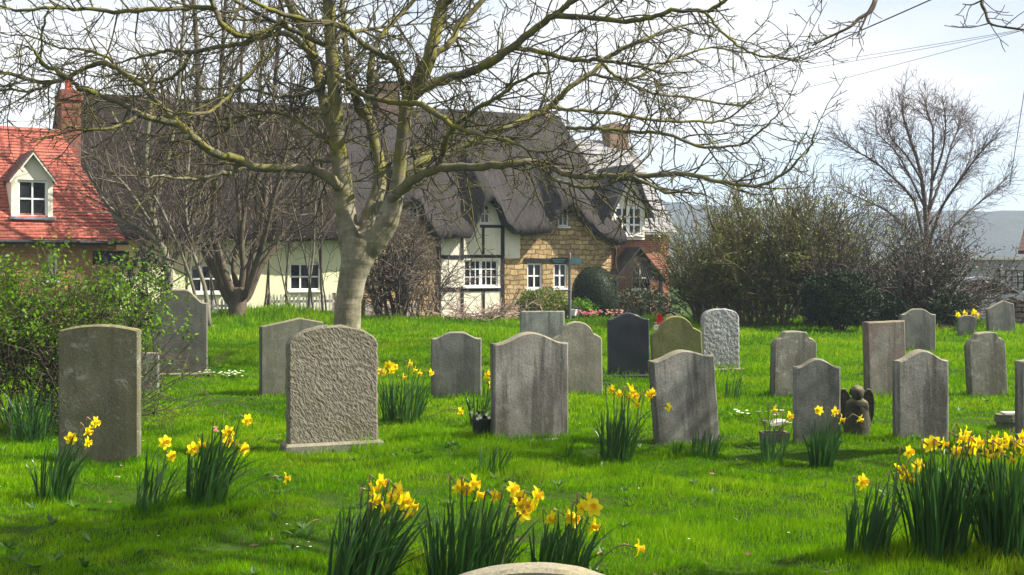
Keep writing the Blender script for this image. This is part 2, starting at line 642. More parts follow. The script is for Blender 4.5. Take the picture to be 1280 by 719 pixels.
# banks of cloud: thicker above ten degrees, broken near the horizon and high overhead
low = t.nodes.new('ShaderNodeMapRange')
low.interpolation_type = 'SMOOTHSTEP'
t.links.new(sp.outputs[2], low.inputs[0])
low.inputs[1].default_value, low.inputs[2].default_value = .035, .17
high = t.nodes.new('ShaderNodeMapRange')
high.interpolation_type = 'SMOOTHSTEP'
t.links.new(sp.outputs[2], high.inputs[0])
high.inputs[1].default_value, high.inputs[2].default_value = .35, .70
cov = wm('SUBTRACT', wm('MULTIPLY', low.outputs[0], .95), wm('MULTIPLY', high.outputs[0], .35))
f = wm('ADD', cov, wm('MULTIPLY', wm('SUBTRACT', nz.outputs['Fac'], .5), 1.5))
fr = t.nodes.new('ShaderNodeMapRange')
fr.interpolation_type = 'SMOOTHSTEP'
t.links.new(f, fr.inputs[0])
fr.inputs[1].default_value, fr.inputs[2].default_value = -.05, .62
mx = t.nodes.new('ShaderNodeMix')
mx.data_type = 'RGBA'
t.links.new(fr.outputs[0], mx.inputs[0])
mb_ = t.nodes.new('ShaderNodeMix')
mb_.data_type = 'RGBA'
mb_.inputs[0].default_value = .62
t.links.new(sky.outputs[0], mb_.inputs[6])
mb_.inputs[7].default_value = (2.9, 3.6, 4.5, 1)
t.links.new(mb_.outputs[2], mx.inputs[6])
CLOUD = 4.6
n2_ = t.nodes.new('ShaderNodeTexNoise')
n2_.inputs['Scale'].default_value = 3.1
n2_.inputs['Detail'].default_value = 7
t.links.new(mp.outputs[0], n2_.inputs['Vector'])
rp_ = t.nodes.new('ShaderNodeValToRGB')
rp_.color_ramp.elements[0].position, rp_.color_ramp.elements[1].position = .40, .60
rp_.color_ramp.elements[0].color = (CLOUD * .72, CLOUD * .80, CLOUD * .93, 1)
rp_.color_ramp.elements[1].color = (CLOUD, CLOUD, CLOUD * 1.01, 1)
t.links.new(n2_.outputs['Fac'], rp_.inputs[0])
t.links.new(rp_.outputs[0], mx.inputs[7])
t.links.new(mx.outputs[2], bg.inputs['Color'])
bg.inputs['Strength'].default_value = .09
vs_ = SC.view_settings
vs_.view_transform = 'Standard'
vs_.look = 'None'
vs_.exposure = 1.4
vs_.gamma = 1
SC.cycles.max_bounces = 6
SC.cycles.transparent_max_bounces = 6
SC.cycles.use_denoising = True

# ------------------------------------------------------------------ ground sheet, hills, lawn
gx = np.unique(np.concatenate([np.linspace(-30, 30, 161), np.linspace(-11, 11, 201), np.array([-900, -500, -250, -120, -70, -45, 45, 70, 120, 250, 500, 900])]))
gy = np.unique(np.concatenate([np.linspace(-2, 40, 121), np.linspace(3.5, 20, 151), np.array([-60, -25, -8, 46, 55, 70, 100, 150, 250, 400, 650, 1000, 1500])]))
X, Y = np.meshgrid(gx, gy)
Z = ground_np(X, Y) + 0.0
nx, ny = len(gx), len(gy)
vs = np.stack([X, Y, Z], -1).reshape(-1, 3)
fs = [(j * nx + i, j * nx + i + 1, (j + 1) * nx + i + 1, (j + 1) * nx + i) for j in range(ny - 1) for i in range(nx - 1)]
gm = bpy.data.meshes.new('ground')
gm.from_pydata(vs.tolist(), [], fs)
gm.polygons.foreach_set('use_smooth', [True] * len(gm.polygons))
k = NT('turf_soil')
v = k.coord()
c = k.ramp(k.noise(v, .9, 6, .6), [(.3, (.016, .034, .002)), (.7, (.034, .070, .003))])
c = k.mix(k.ramp(k.noise(v, 7, 5, .7), [(.5, 0), (.7, .7)]), c, (.05, .042, .02))
k.col(c)
k.set(.95, .1)
k.bump(k.noise(v, 30, 5), .5, .03)
kind(link('ground', gm, k.m), 'structure')


def hill(name, Y0, x0, x1, zf, depth, mat, n=90):
    mb = MB()
    rows = 9
    for j in range(rows):
        tt = j / (rows - 1)
        prof = math.sin(tt * PI * .5)
        for i in range(n):
            x = x0 + (x1 - x0) * i / (n - 1)
            h = zf(x) * prof
            h += 2.0 * tt * noise.noise((x * .03, j * .7, 3.1)) + 1.6 * tt * noise.noise((x * .11, j * 1.9, 7))
            mb.v.append((x, Y0 + depth * tt, h - 1.5 * (1 - tt)))
    for j in range(rows - 1):
        for i in range(n - 1):
            mb.f.append((j * n + i, j * n + i + 1, (j + 1) * n + i + 1, (j + 1) * n + i))
    return kind(mb.build(name, mat, None, True), 'structure')


k = NT('distant_wood')
v = k.coord(scale=(1, .3, 1.6))
c = k.ramp(k.noise(v, .06, 8, .75), [(.35, (.022, .026, .016)), (.55, (.055, .055, .035)), (.75, (.10, .10, .05))])
k.col(c)
k.set(1, 0)
k.bump(k.noise(v, .3, 6, .8), 1, 3)
hillmat = k.m
hill('hills', 520, -700, 760, lambda x: 33.5 + 3.0 * math.sin(x * .011 + 1) + 2 * math.sin(x * .027), 160, hillmat, 260)
k = NT('far_field')
k.col(k.ramp(k.noise(k.coord(), .03, 5), [(.4, (.040, .046, .022)), (.6, (.075, .075, .042))]))
k.set(1, 0)
hill('rising_field', 240, -500, 560, lambda x: 4 + 2 * math.sin(x * .02), 190, k.m, 120)

hz = MB().box(-960, 960, -70, 1560, -3.5, 62).build('haze', None)
kind(hz, 'stuff')
k = NT('haze_air')
k.t.nodes.remove(k.b)
pv = k.n('ShaderNodeVolumePrincipled')
pv.inputs['Color'].default_value = (.68, .82, 1, 1)
pv.inputs['Density'].default_value = .0006
k.l(pv.outputs[0], k.out.inputs['Volume'])
hz.data.materials.append(k.m)
SC.cycles.volume_bounces = 0

# ------------------------------------------------------------------ houses
class Frame:
    """local x runs along the front wall, local -y faces the churchyard."""
    def __init__(self, X0, Y0, deg, zb):
        self.X, self.Y, self.a, self.zb = X0, Y0, R(deg), zb
        self.c, self.s = math.cos(self.a), math.sin(self.a)

    def u(self, px, v=0.0):
        kk = (px - CX) / FPX
        return (kk * (self.Y + v * self.c) - self.X + v * self.s) / (self.c - kk * self.s)

    def uz(self, px, py, v=0.0):
        u = self.u(px, v)
        d = self.Y + u * self.s + v * self.c
        return u, EYE - (py - HY) / FPX * d - self.zb

    def rect(self, x0, y0, x1, y1, v=0.0):
        u0, za = self.uz(x0, y1, v)
        u1, zb = self.uz(x1, y0, v)
        um, zc = self.uz((x0 + x1) / 2, y1, v)
        um, zd = self.uz((x0 + x1) / 2, y0, v)
        return u0, u1, zc, zd

    def root(self, name, label, cat, group=None):
        return empty(name, (self.X, self.Y, self.zb), self.a, label, cat, group)


def wall_mb(u0, u1, z0, z1, holes=(), v=0.0, depth=.14, mb=None, top=None):
    """wall with openings; top(u) lets the head of the wall follow a wavy eave."""
    mb = mb or MB()
    us = {u0, u1, *[h[0] for h in holes], *[h[1] for h in holes]}
    zs = {z0, z1, *[h[2] for h in holes], *[h[3] for h in holes]}
    if top:
        us |= {u0 + (u1 - u0) * i / 60 for i in range(61)}
        z1 = max(top(q) for q in us)
        zs.add(z1)
    us = sorted(q for q in us if u0 <= q <= u1)
    zs = sorted(q for q in zs if z0 <= q <= z1)
    tp = top or (lambda q: 1e9)
    for i in range(len(us) - 1):
        for j in range(len(zs) - 1):
            uc, zc = (us[i] + us[i + 1]) / 2, (zs[j] + zs[j + 1]) / 2
            if any(h[0] < uc < h[1] and h[2] < zc < h[3] for h in holes):
                continue
            ta, tb_ = min(zs[j + 1], tp(us[i])), min(zs[j + 1], tp(us[i + 1]))
            if ta <= zs[j] and tb_ <= zs[j]:
                continue
            mb.quad((us[i], v, zs[j]), (us[i + 1], v, zs[j]), (us[i + 1], v, max(zs[j], tb_)), (us[i], v, max(zs[j], ta)))
    for (a, b, c, d) in holes:
        if a < u0 or b > u1:
            continue
        w_ = v + depth
        mb.quad((a, v, c), (a, v, d), (a, w_, d), (a, w_, c))
        mb.quad((b, v, c), (b, w_, c), (b, w_, d), (b, v, d))
        mb.quad((a, v, c), (a, w_, c), (b, w_, c), (b, v, c))
        mb.quad((a, v, d), (b, v, d), (b, w_, d), (a, w_, d))
    return mb


def window(parent, r, cols, rows, v=0.0, fw=.05, mw=.028, rec=.05, sill=True, centre=0.0, mat=None):
    """white casement: frame and bars, panes behind, a sill proud of the wall."""
    a, b, c, d = r
    y0, y1 = v + rec, v + rec + .06
    fr_ = MB()
    fr_.box(a, a + fw, y0, y1, c, d).box(b - fw, b, y0, y1, c, d)
    fr_.box(a + fw, b - fw, y0, y1, c, c + fw).box(a + fw, b - fw, y0, y1, d - fw, d)
    iw, ih = b - a - 2 * fw, d - c - 2 * fw
    for i in range(1, cols):
        x = a + fw + iw * i / cols
        hw = centre / 2 if (centre and cols % 2 == 0 and i == cols // 2) else mw / 2
        fr_.box(x - hw, x + hw, y0 + .006, y1 - .004, c + fw, d - fw)
    for j in range(1, rows):
        z = c + fw + ih * j / rows
        for i in range(cols):
            x0 = a + fw + iw * i / cols + mw / 2 + .004
            x1 = a + fw + iw * (i + 1) / cols - mw / 2 - .004
            fr_.box(x0 - .01, x1 + .01, y0 + .009, y1 - .008, z - mw / 2, z + mw / 2)
    f_ = fr_.build('window', mat or M['white'], parent)
    pn_ = MB()
    pn_.box(a + fw * .5, b - fw * .5, y1 - .022, y1 - .012, c + fw * .5, d - fw * .5)
    pn_.build('pane', M['glass'], f_)
    bk = MB()
    bk.quad((a - .02, y1 + .25, c - .02), (b + .02, y1 + .25, c - .02), (b + .02, y1 + .25, d + .02), (a - .02, y1 + .25, d + .02))
    bk.build('dark_interior', M['black'], f_)
    if sill:
        MB().box(a - .05, b + .05, v - .07, v + rec, c - .06, c - .002).build('sill', M['white'], f_)
    return f_


def interp(pts, x):
    if x <= pts[0][0]:
        return pts[0][1]
    for (x0, y0), (x1, y1) in zip(pts, pts[1:]):
        if x <= x1:
            tt = (x - x0) / (x1 - x0)
            tt = tt * tt * (3 - 2 * tt) * .6 + tt * .4
            return y0 + (y1 - y0) * tt
    return pts[-1][1]


def thatch(parent, F, u0, u1, eave, zr, vr, hipL=0.0, hipR=0.0, seed=0, ridge=True, nu=130, thick=.30, mat=None):
    mat = mat or M['thatch']
    lip = -.45
    NR = 16
    cols = []
    for i in range(nu):
        u = u0 + (u1 - u0) * i / (nu - 1)
        e = interp(eave, u)
        wl = max(0, 1 - (u - u0) / 2.2) ** 1.5
        wr = max(0, 1 - (u1 - u) / 2.2) ** 1.5
        prof = [(.10, e + .12), (lip * .4, e + .05), (lip, e), (lip - .07, e + thick * .45), (lip - .03, e + thick)]
        for j in range(1, NR + 1):
            tt = j / NR
            v_ = lip - .03 + (vr - lip + .03) * tt
            z_ = e + thick + (zr - e - thick) * tt + .16 * math.sin(PI * tt)
            prof.append((v_, z_))
        for j in range(1, 7):
            tt = j / 6
            prof.append((vr + (vr - lip) * tt, zr + (2.4 - zr) * tt))
        col = []
        for (v_, z_) in prof:
            tt = max(0, (z_ - e - thick) / max(.1, zr - e - thick))
            du = (hipL * wl - hipR * wr) * tt
            q = Vector((u + du, v_, z_))
            nn = noise.noise((q.x * 1.7 + seed, q.y * 1.7, q.z * 1.7)) * .05 + noise.noise((q.x * 6 + seed, q.y * 5, q.z * 5)) * .018 + noise.noise((q.x * 17, q.y * 9 + seed, q.z * 9)) * .014
            q.y -= nn
            q.z += nn * .6
            col.append(q)
        cols.append(col)
    mb = MB()
    m = len(cols[0])
    for col in cols:
        mb.v.extend([tuple(q) for q in col])
    for i in range(nu - 1):
        for j in range(m - 1):
            mb.f.append((i * m + j, (i + 1) * m + j, (i + 1) * m + j + 1, i * m + j + 1))
    for base_, rev in ((0, True), ((nu - 1) * m, False)):
        # end cap strips
        ctr = len(mb.v)
        mb.v.append((cols[0][0].x if rev else cols[-1][0].x, vr, 2.6))
        for j in range(m - 1):
            a_, b_ = base_ + j, base_ + j + 1
            mb.f.append((b_, a_, ctr) if rev else (a_, b_, ctr))
    o = mb.build('thatch_roof', mat, parent, 50)
    if ridge:
        rb = MB()
        nseg = 60
        ua, ub = u0 + hipL + .1, u1 - hipR - .1
        for i in range(nseg + 1):
            u = ua + (ub - ua) * i / nseg
            sc = .10 * abs(math.sin(i * PI / 4))
            for (dv, dz) in ((-.75 + sc, -.80 + sc), (-.30, -.26), (0, .10), (.30, -.26), (.75 - sc, -.80 + sc)):
                rb.v.append((u, vr + dv * .72, zr + .07 + dz + (.10 if dz < -.5 else .06) + .02 * noise.noise((u * 3, dv, 0))))
        for i in range(nseg):
            for j in range(4):
                rb.f.append((i * 5 + j, (i + 1) * 5 + j, (i + 1) * 5 + j + 1, i * 5 + j + 1))
        rb.build('thatch_ridge', mat, o, 40)
    return o


def slope_slab(mb, a, b, c, d, th):
    """a..d corners of the upper face, thickened straight down."""
    lo = [Vector(q) - Vector((0, 0, th)) for q in (a, b, c, d)]
    vs2 = [tuple(q) for q in (a, b, c, d)] + [tuple(q) for q in lo]
    mb.add(vs2, [(0, 1, 2, 3), (7, 6, 5, 4), (0, 4, 5, 1), (1, 5, 6, 2), (2, 6, 7, 3), (3, 7, 4, 0)])
    return mb


def tile_slope(mb, a, b, c, d, th, rows, step):
    """a slope laid in real courses, each lapping over the one below."""
    a, b, c, d = [Vector(q) for q in (a, b, c, d)]
    nn = (b - a).cross(d - a).normalized()
    for i in range(rows):
        l0, l1 = a.lerp(d, i / rows), a.lerp(d, (i + 1) / rows)
        r0, r1 = b.lerp(c, i / rows), b.lerp(c, (i + 1) / rows)
        n_ = 14
        p0 = [l0.lerp(r0, j / n_) for j in range(n_ + 1)]
        p1 = [l1.lerp(r1, j / n_) for j in range(n_ + 1)]
        q0 = [p + nn * (step * (1 + .35 * noise.noise((p.x * 3, i * 1.7, p.z)))) for p in p0]
        q1 = [p + nn * .004 for p in p1]
        for j in range(n_):
            mb.quad(q0[j], q0[j + 1], q1[j + 1], q1[j])
            mb.quad(p0[j], p0[j + 1], q0[j + 1], q0[j])
    lo = [q - Vector((0, 0, th)) for q in (a, b, c, d)]
    mb.add([tuple(q) for q in (a, b, c, d)] + [tuple(q) for q in lo], [(7, 6, 5, 4), (0, 4, 5, 1), (1, 5, 6, 2), (3, 7, 4, 0)])
    return mb


def chimney(parent, uc, vc, z0, z1, wx, wy, m, pots=1, name='chimney'):
    mb = MB()
    mb.box(uc - wx / 2, uc + wx / 2, vc - wy / 2, vc + wy / 2, z0, z1 - .28)
    mb.box(uc - wx / 2 - .05, uc + wx / 2 + .05, vc - wy / 2 - .05, vc + wy / 2 + .05, z1 - .278, z1 - .14)
    mb.box(uc - wx / 2 - .01, uc + wx / 2 + .01, vc - wy / 2 - .01, vc + wy / 2 + .01, z1 - .138, z1)
    c_ = mb.build(name, m, parent)
    for i in range(pots):
        x = uc + (i - (pots - 1) / 2) * .34
        MB().lathe([(.10, z1 - .02), (.125, z1 + .03), (.11, z1 + .06), (.10, z1 + .30), (.125, z1 + .33), (.125, z1 + .38), (.085, z1 + .38), (.07, z1 + .1)], 12, (x, vc, 0)).build('chimney_pot', M['pot'], c_, 40)
    return c_


# --- red tiled house on the left
F0 = Frame(-10.35 - .15, 32.0, 33, -.3)
h0 = F0.root('tiled_house', 'orange brick house with red tiled roof and white dormer at the left', 'house')
ue0 = F0.u(157, -.3)
zE = F0.uz(155, 299, -.3)[1]
vr0 = 2.05
ur0, zR = F0.uz(76, 166, vr0)
uL = -7.5
w1 = F0.rect(116, 314, 162, 332)
w0 = F0.rect(60, 318, 72, 350)
wall_mb(uL, -.05, 0, zE + .25, [w1, w0]).quad((-.05, 0, 0), (-.05, 4.1, 0), (-.05, 4.1, zE + .25), (-.05, 0, zE + .25)).build('wall', M['orange_brick'], h0)
window(h0, w1, 4, 1, sill=False, mat=M['timber'])
window(h0, w0, 2, 2)
mb = MB()
A = (uL - .2, -.3, zE)
B = (ue0, -.3, zE)
C_ = (ur0, vr0, zR)
D_ = (uL - .2, vr0, zR)
tile_slope(mb, A, B, C_, D_, .10, 34, .022)
slope_slab(mb, D_, C_, (ue0, 2 * vr0 + .3, zE), (uL - .2, 2 * vr0 + .3, zE), .10)
mb.add([(ue0 + .0, -.3, zE - .003), (ue0, 2 * vr0 + .3, zE - .003), (ur0 + .003, vr0, zR - .003)], [(0, 1, 2)])
rf0 = mb.build('roof', M['redtile'], h0)
rt = MB()
for i in range(24):
    u = uL + (ur0 - uL) * i / 24
    rt.tube([Vector((u, vr0, zR + .01)), Vector((u + (ur0 - uL) / 24 - .012, vr0, zR + .01))], .085, 8)
rt.build('ridge_tiles', M['redtile'], rf0, 40)
MB().tube([Vector((uL - .2, -.36, zE - .10)), Vector((ue0 + .05, -.36, zE - .10))], .055, 8).build('gutter', M['black'], h0, 40)
chimney(h0, F0.u(83, vr0) + .12, vr0 + .25, zR - 1.2, F0.uz(83, 112, vr0)[1], .52, .60, brick_mat('dark_red_brick', (.25, .075, .045), (.17, .05, .035), (.16, .12, .10)))  # chimney brick in a darker, browner red
# dormer
vd = .10
du0, du1, dz0, dz1 = F0.rect(14, 223, 66, 271, vd)
dm = empty('dormer', (0, 0, 0))
dm.parent = h0
ap = F0.uz(40, 190, vd)
um = (du0 + du1) / 2
zt = ap[1]
wr_ = F0.rect(22, 225, 60, 272, vd)
fm = wall_mb(du0, du1, dz0, dz1, [wr_], v=vd, depth=.1)
fm.add([(du0, vd, dz1), (du1, vd, dz1), (um, vd, zt)], [(0, 1, 2)])
sl = (zR - zE) / (vr0 + .3)
vb = (dz1 - zE) / sl - .3
for uu in (du0, du1):
    fm.quad((uu, vd, dz0), (uu, vb + .3, dz0), (uu, vb + .3, dz1), (uu, vd, dz1))
fm.build('gable_wall', M['offwhite'], dm)
window(dm, wr_, 2, 2, v=vd, fw=.06, mw=.04)
vbr = (zt - zE) / sl - .3
rm = MB()
ov = .16
sd_ = (zt - dz1) / (um - du0)
for sg, ue in ((-1, du0), (1, du1)):
    e0 = ue + sg * .06
    ze = dz1 - sd_ * .06 + .05
    slope_slab(rm, (um, vd - ov, zt + .05), (um, vbr + .1, zt + .05), (e0, vb + .1, ze), (e0, vd - ov, ze), .06)
rm.build('dormer_roof', M['darktile'], dm)
bb = MB()
for sg, ue in ((-1, du0), (1, du1)):
    e0 = ue + sg * .06
    ze = dz1 - sd_ * .06 - .015
    bb.prism([(um, zt - .012), (um, zt - .07), (e0, ze - .05), (e0, ze + .0)], 1, vd - ov + .004, vd - ov + .03)
bb.build('bargeboard', M['offwhite'], dm)
MB().box(du0 - .05, du1 + .05, vd - .14, vd - .01, dz0 - .07, dz0 - .01).build('lead_apron', M['lead'], dm)

# --- thatched terrace
F1 = Frame(-11.3, 35.7, 25, -.3)
uA, uM, uE = F1.u(150), F1.u(443), F1.u(764)


def eave_pts(F, pts, v=-.45):
    return [F.uz(px, py, v) for px, py in pts]


h1 = F1.root('cream_cottage', 'long low cream cottage under dark thatch behind the bare trees', 'house')
VR = 2.95
zr1 = F1.uz(300, 136, VR)[1]
e1 = eave_pts(F1, [(60, 300), (150, 300), (225, 299), (240, 290), (262, 290), (275, 299), (355, 302), (450, 301)])
c1 = F1.rect(238, 331, 278, 366)
c2 = F1.rect(362, 329, 401, 363)
c0 = F1.rect(241, 279, 261, 291)
wall_mb(uA - 1.0, uM - .003, 0, 3, [c1, c2, c0], top=lambda q: interp(e1, q) + .30).quad((uA - 1, 0, 0), (uA - 1, 5.6, 0), (uA - 1, 5.6, 2.9), (uA - 1, 0, 2.9)).build('wall', M['lime'], h1)
window(h1, c1, 3, 2, fw=.06, mw=.05)
window(h1, c2, 3, 2, fw=.06, mw=.05)
window(h1, c0, 2, 1, fw=.05)
thatch(h1, F1, uA - 1.9, uM, e1, zr1, VR, hipL=.35, hipR=0, seed=3, mat=M['dark_thatch'])

h2 = F1.root('thatched_cottage', 'honey stone and timber framed cottage with eyebrow windows in grey thatch', 'house')
zr2 = F1.uz(660, 150, VR)[1]
e2 = eave_pts(F1, [(440, 301), (476, 300), (492, 284), (503, 258), (514, 252), (525, 258), (536, 284), (548, 299), (588, 298), (599, 278), (606, 255), (616, 251), (625, 262), (634, 284), (645, 293), (688, 292), (697, 276), (703, 262), (714, 259), (724, 265), (736, 282), (752, 297), (771, 305)])
r_lw = F1.rect(580, 325, 623, 358)
r_uw = F1.rect(601, 256, 612, 279)
r_dw = F1.rect(507, 259, 523, 276)
r_s1 = F1.rect(659, 329, 678, 361)
r_s2 = F1.rect(692, 329, 709, 360)
r_su = F1.rect(698, 260, 711, 283)
u_t0, u_t1 = F1.u(549), F1.u(628)
u_p1 = F1.u(650)
zp0 = F1.uz(640, 323)[1]


def tp2(q):
    return interp(e2, q) + .30


wall_mb(uM, u_t0, 0, 3, [r_dw], top=tp2).build('stone_wall', M['masonry'], h2)
ms = wall_mb(u_t1, u_p1, 0, zp0)
wall_mb(u_p1, uE, 0, 3, [r_s1, r_s2, r_su], mb=ms, top=tp2)
ms.quad((uE, 0, 0), (uE, 5.8, 0), (uE, 5.8, 2.9), (uE, 0, 2.9))
ms.build('stone_wall', M['masonry'], h2)
mp_ = wall_mb(u_t0, u_t1, 0, 3, [r_lw, r_uw], top=tp2)
wall_mb(u_t1, u_p1, zp0, 3, mb=mp_, top=tp2)
mp_.build('plaster_panels', M['plaster'], h2)
for (xa, xb, ya, yb) in ((546, 551, 297, 400), (576, 579.5, 297, 325), (576, 579.5, 358, 400), (602.5, 605.5, 282, 318), (626, 630.5, 276, 400),
                         (603, 606, 362, 400), (551, 576, 319, 324), (579.5, 626, 318.5, 322.5), (551, 626, 359.5, 364), (600, 626, 281, 285)):
    u0_, z1_ = F1.uz(xa, ya)
    u1_, z0_ = F1.uz(xb, yb)
    vert = (yb - ya) > (xb - xa)
    pr = .022 if vert else .017
    MB().box(u0_, u1_, -pr, .02, z0_, z1_).build('timber', M['timber'], h2)
window(h2, r_lw, 6, 3, fw=.05, mw=.028, centre=.10)
window(h2, r_uw, 2, 2, fw=.035, sill=False)
window(h2, r_dw, 3, 2, fw=.045, sill=False)
window(h2, r_s1, 2, 2, fw=.06, mw=.05)
window(h2, r_s2, 2, 2, fw=.06, mw=.05)
window(h2, r_su, 2, 1, fw=.05, mw=.035)
u0_, z1_ = F1.uz(655, 323)
u1_, z0_ = F1.uz(722, 328)
MB().box(u0_, u1_, -.03, .03, z0_, z1_).build('lintel', M['timber'], h2)
thatch(h2, F1, uM + .01, uE + .35, e2, zr2, VR, hipL=0, hipR=.75, seed=9, nu=220)
chimney(h2, F1.u(482, VR), VR, zr2 - .8, F1.uz(482, 104, VR)[1], .80, .62, brick_mat('dark_brown_brick', (.13, .085, .06), (.10, .065, .05), (.12, .10, .085)), 0)
chimney(h2, F1.u(678, VR), VR + .25, zr2 - .8, zr2 + .42, .55, .55, M['masonry'], 0)

# --- brick house with pale slates
h3 = F1.root('brick_house', 'red brick house with pale slate roof and white gabled dormer beyond the thatch', 'house')
uB0, uB1 = uE + .12, F1.u(841)
vS = .25
z3e = F1.uz(842, 291, vS - .3)[1]
vr3 = 3.2
z3r = F1.uz(775, 177, vr3)[1]
r_bd = F1.rect(768, 258, 803, 293, vS)
r_bw = F1.rect(790, 333, 812, 362, vS)
r_bs = F1.rect(759.5, 332, 764, 350, vS)
ve = vS - .3
vd3 = ve - .05
r_bd = F1.rect(768, 258, 803, 294, vd3)
wm_ = wall_mb(uB0, uB1, 0, r_bd[2] - .05, [r_bw], v=vS)
wm_.quad((uB1, vS, 0), (uB1, 6, 0), (uB1, 6, z3e), (uB1, vS, z3e))
wm_.add([(uB1, vS, z3e), (uB1, 6, z3e), (uB1, vr3, z3r - .1)], [(0, 1, 2)])
wm_.build('wall', M['brick'], h3)
window(h3, r_bw, 2, 2, v=vS)
mb = MB()
ve = vS - .3
# the front slope leaves the dormer standing through it
tile_slope(mb, (uB0, ve, z3e), (uB1 + .15, ve, z3e), (uB1 + .15, vr3, z3r), (uB0, vr3, z3r), .08, 17, .022)
slope_slab(mb, (uB0, vr3, z3r), (uB1 + .15, vr3, z3r), (uB1 + .15, 2 * vr3 - ve, z3e), (uB0, 2 * vr3 - ve, z3e), .08)
mb.build('slate_roof', M['slate'], h3)
MB().tube([Vector((uB0, ve - .06, z3e - .08)), Vector((F1.u(779, ve), ve - .06, z3e - .08))], .055, 8).build('gutter', M['black'], h3, 40)
up = F1.u(770, vS - .08)
MB().tube([Vector((F1.u(778, ve), ve - .05, z3e - .1)), Vector((up + .1, vS - .12, z3e - .35)), Vector((up, vS - .08, z3e - .5)), Vector((up, vS - .08, 0))], .05, 8).build('drainpipe', M['black'], h3, 40)
chimney(h3, F1.u(769, vr3), vr3, z3r - .7, F1.uz(769, 156, vr3)[1], .80, .6, M['brown_brick'], 0)
dm = empty('dormer', (0, 0, 0))
dm.parent = h3
vd = vd3
a0, a1 = r_bd[0] - .10, r_bd[1] + .10
zdt = F1.uz(789, 207, vd)[1]
zde = F1.uz(806, 256, vd)[1]
um = (a0 + a1) / 2
fm = wall_mb(a0, a1, r_bd[2] - .16, zde, [r_bd], v=vd, depth=.08)
fm.add([(a0, vd, zde), (a1, vd, zde), (um, vd, zdt)], [(0, 1, 2)])
sl = (z3r - z3e) / (vr3 - ve)
vb, vbr = ve + (zde - z3e) / sl, ve + (zdt - z3e) / sl
for uu in (a0, a1):
    fm.add([(uu, vd, r_bd[2] - .16), (uu, vb + .1, r_bd[2] - .16), (uu, vb + .1, zde), (uu, vd, zde)], [(0, 1, 2, 3)])
fm.build('gable_wall', M['plaster'], dm)
MB().quad((a0, vd, r_bd[2] - .16), (a1, vd, r_bd[2] - .16), (a1, vd + .3, r_bd[2] - .16), (a0, vd + .3, r_bd[2] - .16)).build('soffit', M['white'], dm)
window(dm, r_bd, 4, 3, v=vd, fw=.085, mw=.058, rec=.02, centre=.13)
rm = MB()
sd_ = (zdt - zde) / (um - a0)
for sg, ue in ((-1, a0), (1, a1)):
    e0 = ue + sg * .22
    ze = zde - sd_ * .22 + .04
    slope_slab(rm, (um, vd - .3, zdt + .04), (um, vbr + .1, zdt + .04), (e0, vb + .1, ze), (e0, vd - .3, ze), .07)
rm.build('dormer_roof', M['shaded_slate'], dm)
bb = MB()
for sg, ue in ((-1, a0), (1, a1)):
    e0 = ue + sg * .22
    ze = zde - sd_ * .22 - .035
    bb.prism([(um, zdt - .04), (um, zdt - .20), (e0, ze - .14), (e0, ze + .0)], 1, vd - .3 + .004, vd - .3 + .05)
bb.build('bargeboard', M['timber'], dm)
# lattice porch
pu0, pu1, pz0, pz1 = F1.rect(771, 345, 826, 398, vS - .9)
pz0 = 0
pum, pzt = (pu0 + pu1) / 2, F1.uz(795, 311, vS - .9)[1]
pc = empty('porch', (0, 0, 0))
pc.parent = h3
lt = MB()
for vv in (vS - .9, vS - .05):
    for uu in (pu0, pu1):
        lt.box(uu - .05, uu + .05, vv - .05, vv + .05, 0, pz1)
for sg, ue in ((-1, pu0), (1, pu1)):
    lt.tube([Vector((ue + sg * .12, vS - .95, pz1 - .16)), Vector((pum, vS - .95, pzt))], .045, 4)
lt.build('porch_frame', M['timber'], pc)
lt = MB()
nst = 16
for i in range(nst + 1):
    f_ = i / nst
    for sg in (-1, 1):
        ue = pu0 if sg < 0 else pu1
        a_ = Vector((ue, vS - .9, .3 + (pz1 - .3) * f_))
        lt.tube([a_, Vector((ue, vS - .05, .3 + (pz1 - .3) * min(1, f_ + .25)))], .015, 4)
        lt.tube([Vector((ue + (pum - ue) * f_, vS - .9, pz1 + (pzt - pz1) * f_)), Vector((ue + (pum - ue) * min(1, f_ + .2), vS - .05, pz1 + (pzt - pz1) * min(1, f_ + .2)))], .015, 4)
    x = pu0 + (pu1 - pu0) * f_
    lt.tube([Vector((x, vS - .9, pz1 - .25)), Vector((x + (pum - x) * .7, vS - .9, pz1 + (pzt - pz1) * .7))], .014, 4)
lt.build('lattice', plain('grey_lattice', (.12, .10, .085), .9, .15, .3, 8), pc)
rm = MB()
for ue, sg in ((pu0, -1), (pu1, 1)):
    slope_slab(rm, (pum, vS - 1.0, pzt + .06), (pum, vS - .02, pzt + .06), (ue + sg * .15, vS - .02, pz1 - .12), (ue + sg * .15, vS - 1.0, pz1 - .12), .05)
rm.build('porch_roof', plain('weathered_dark_board', (.055, .042, .034), .9, .15, .35, 8), pc)

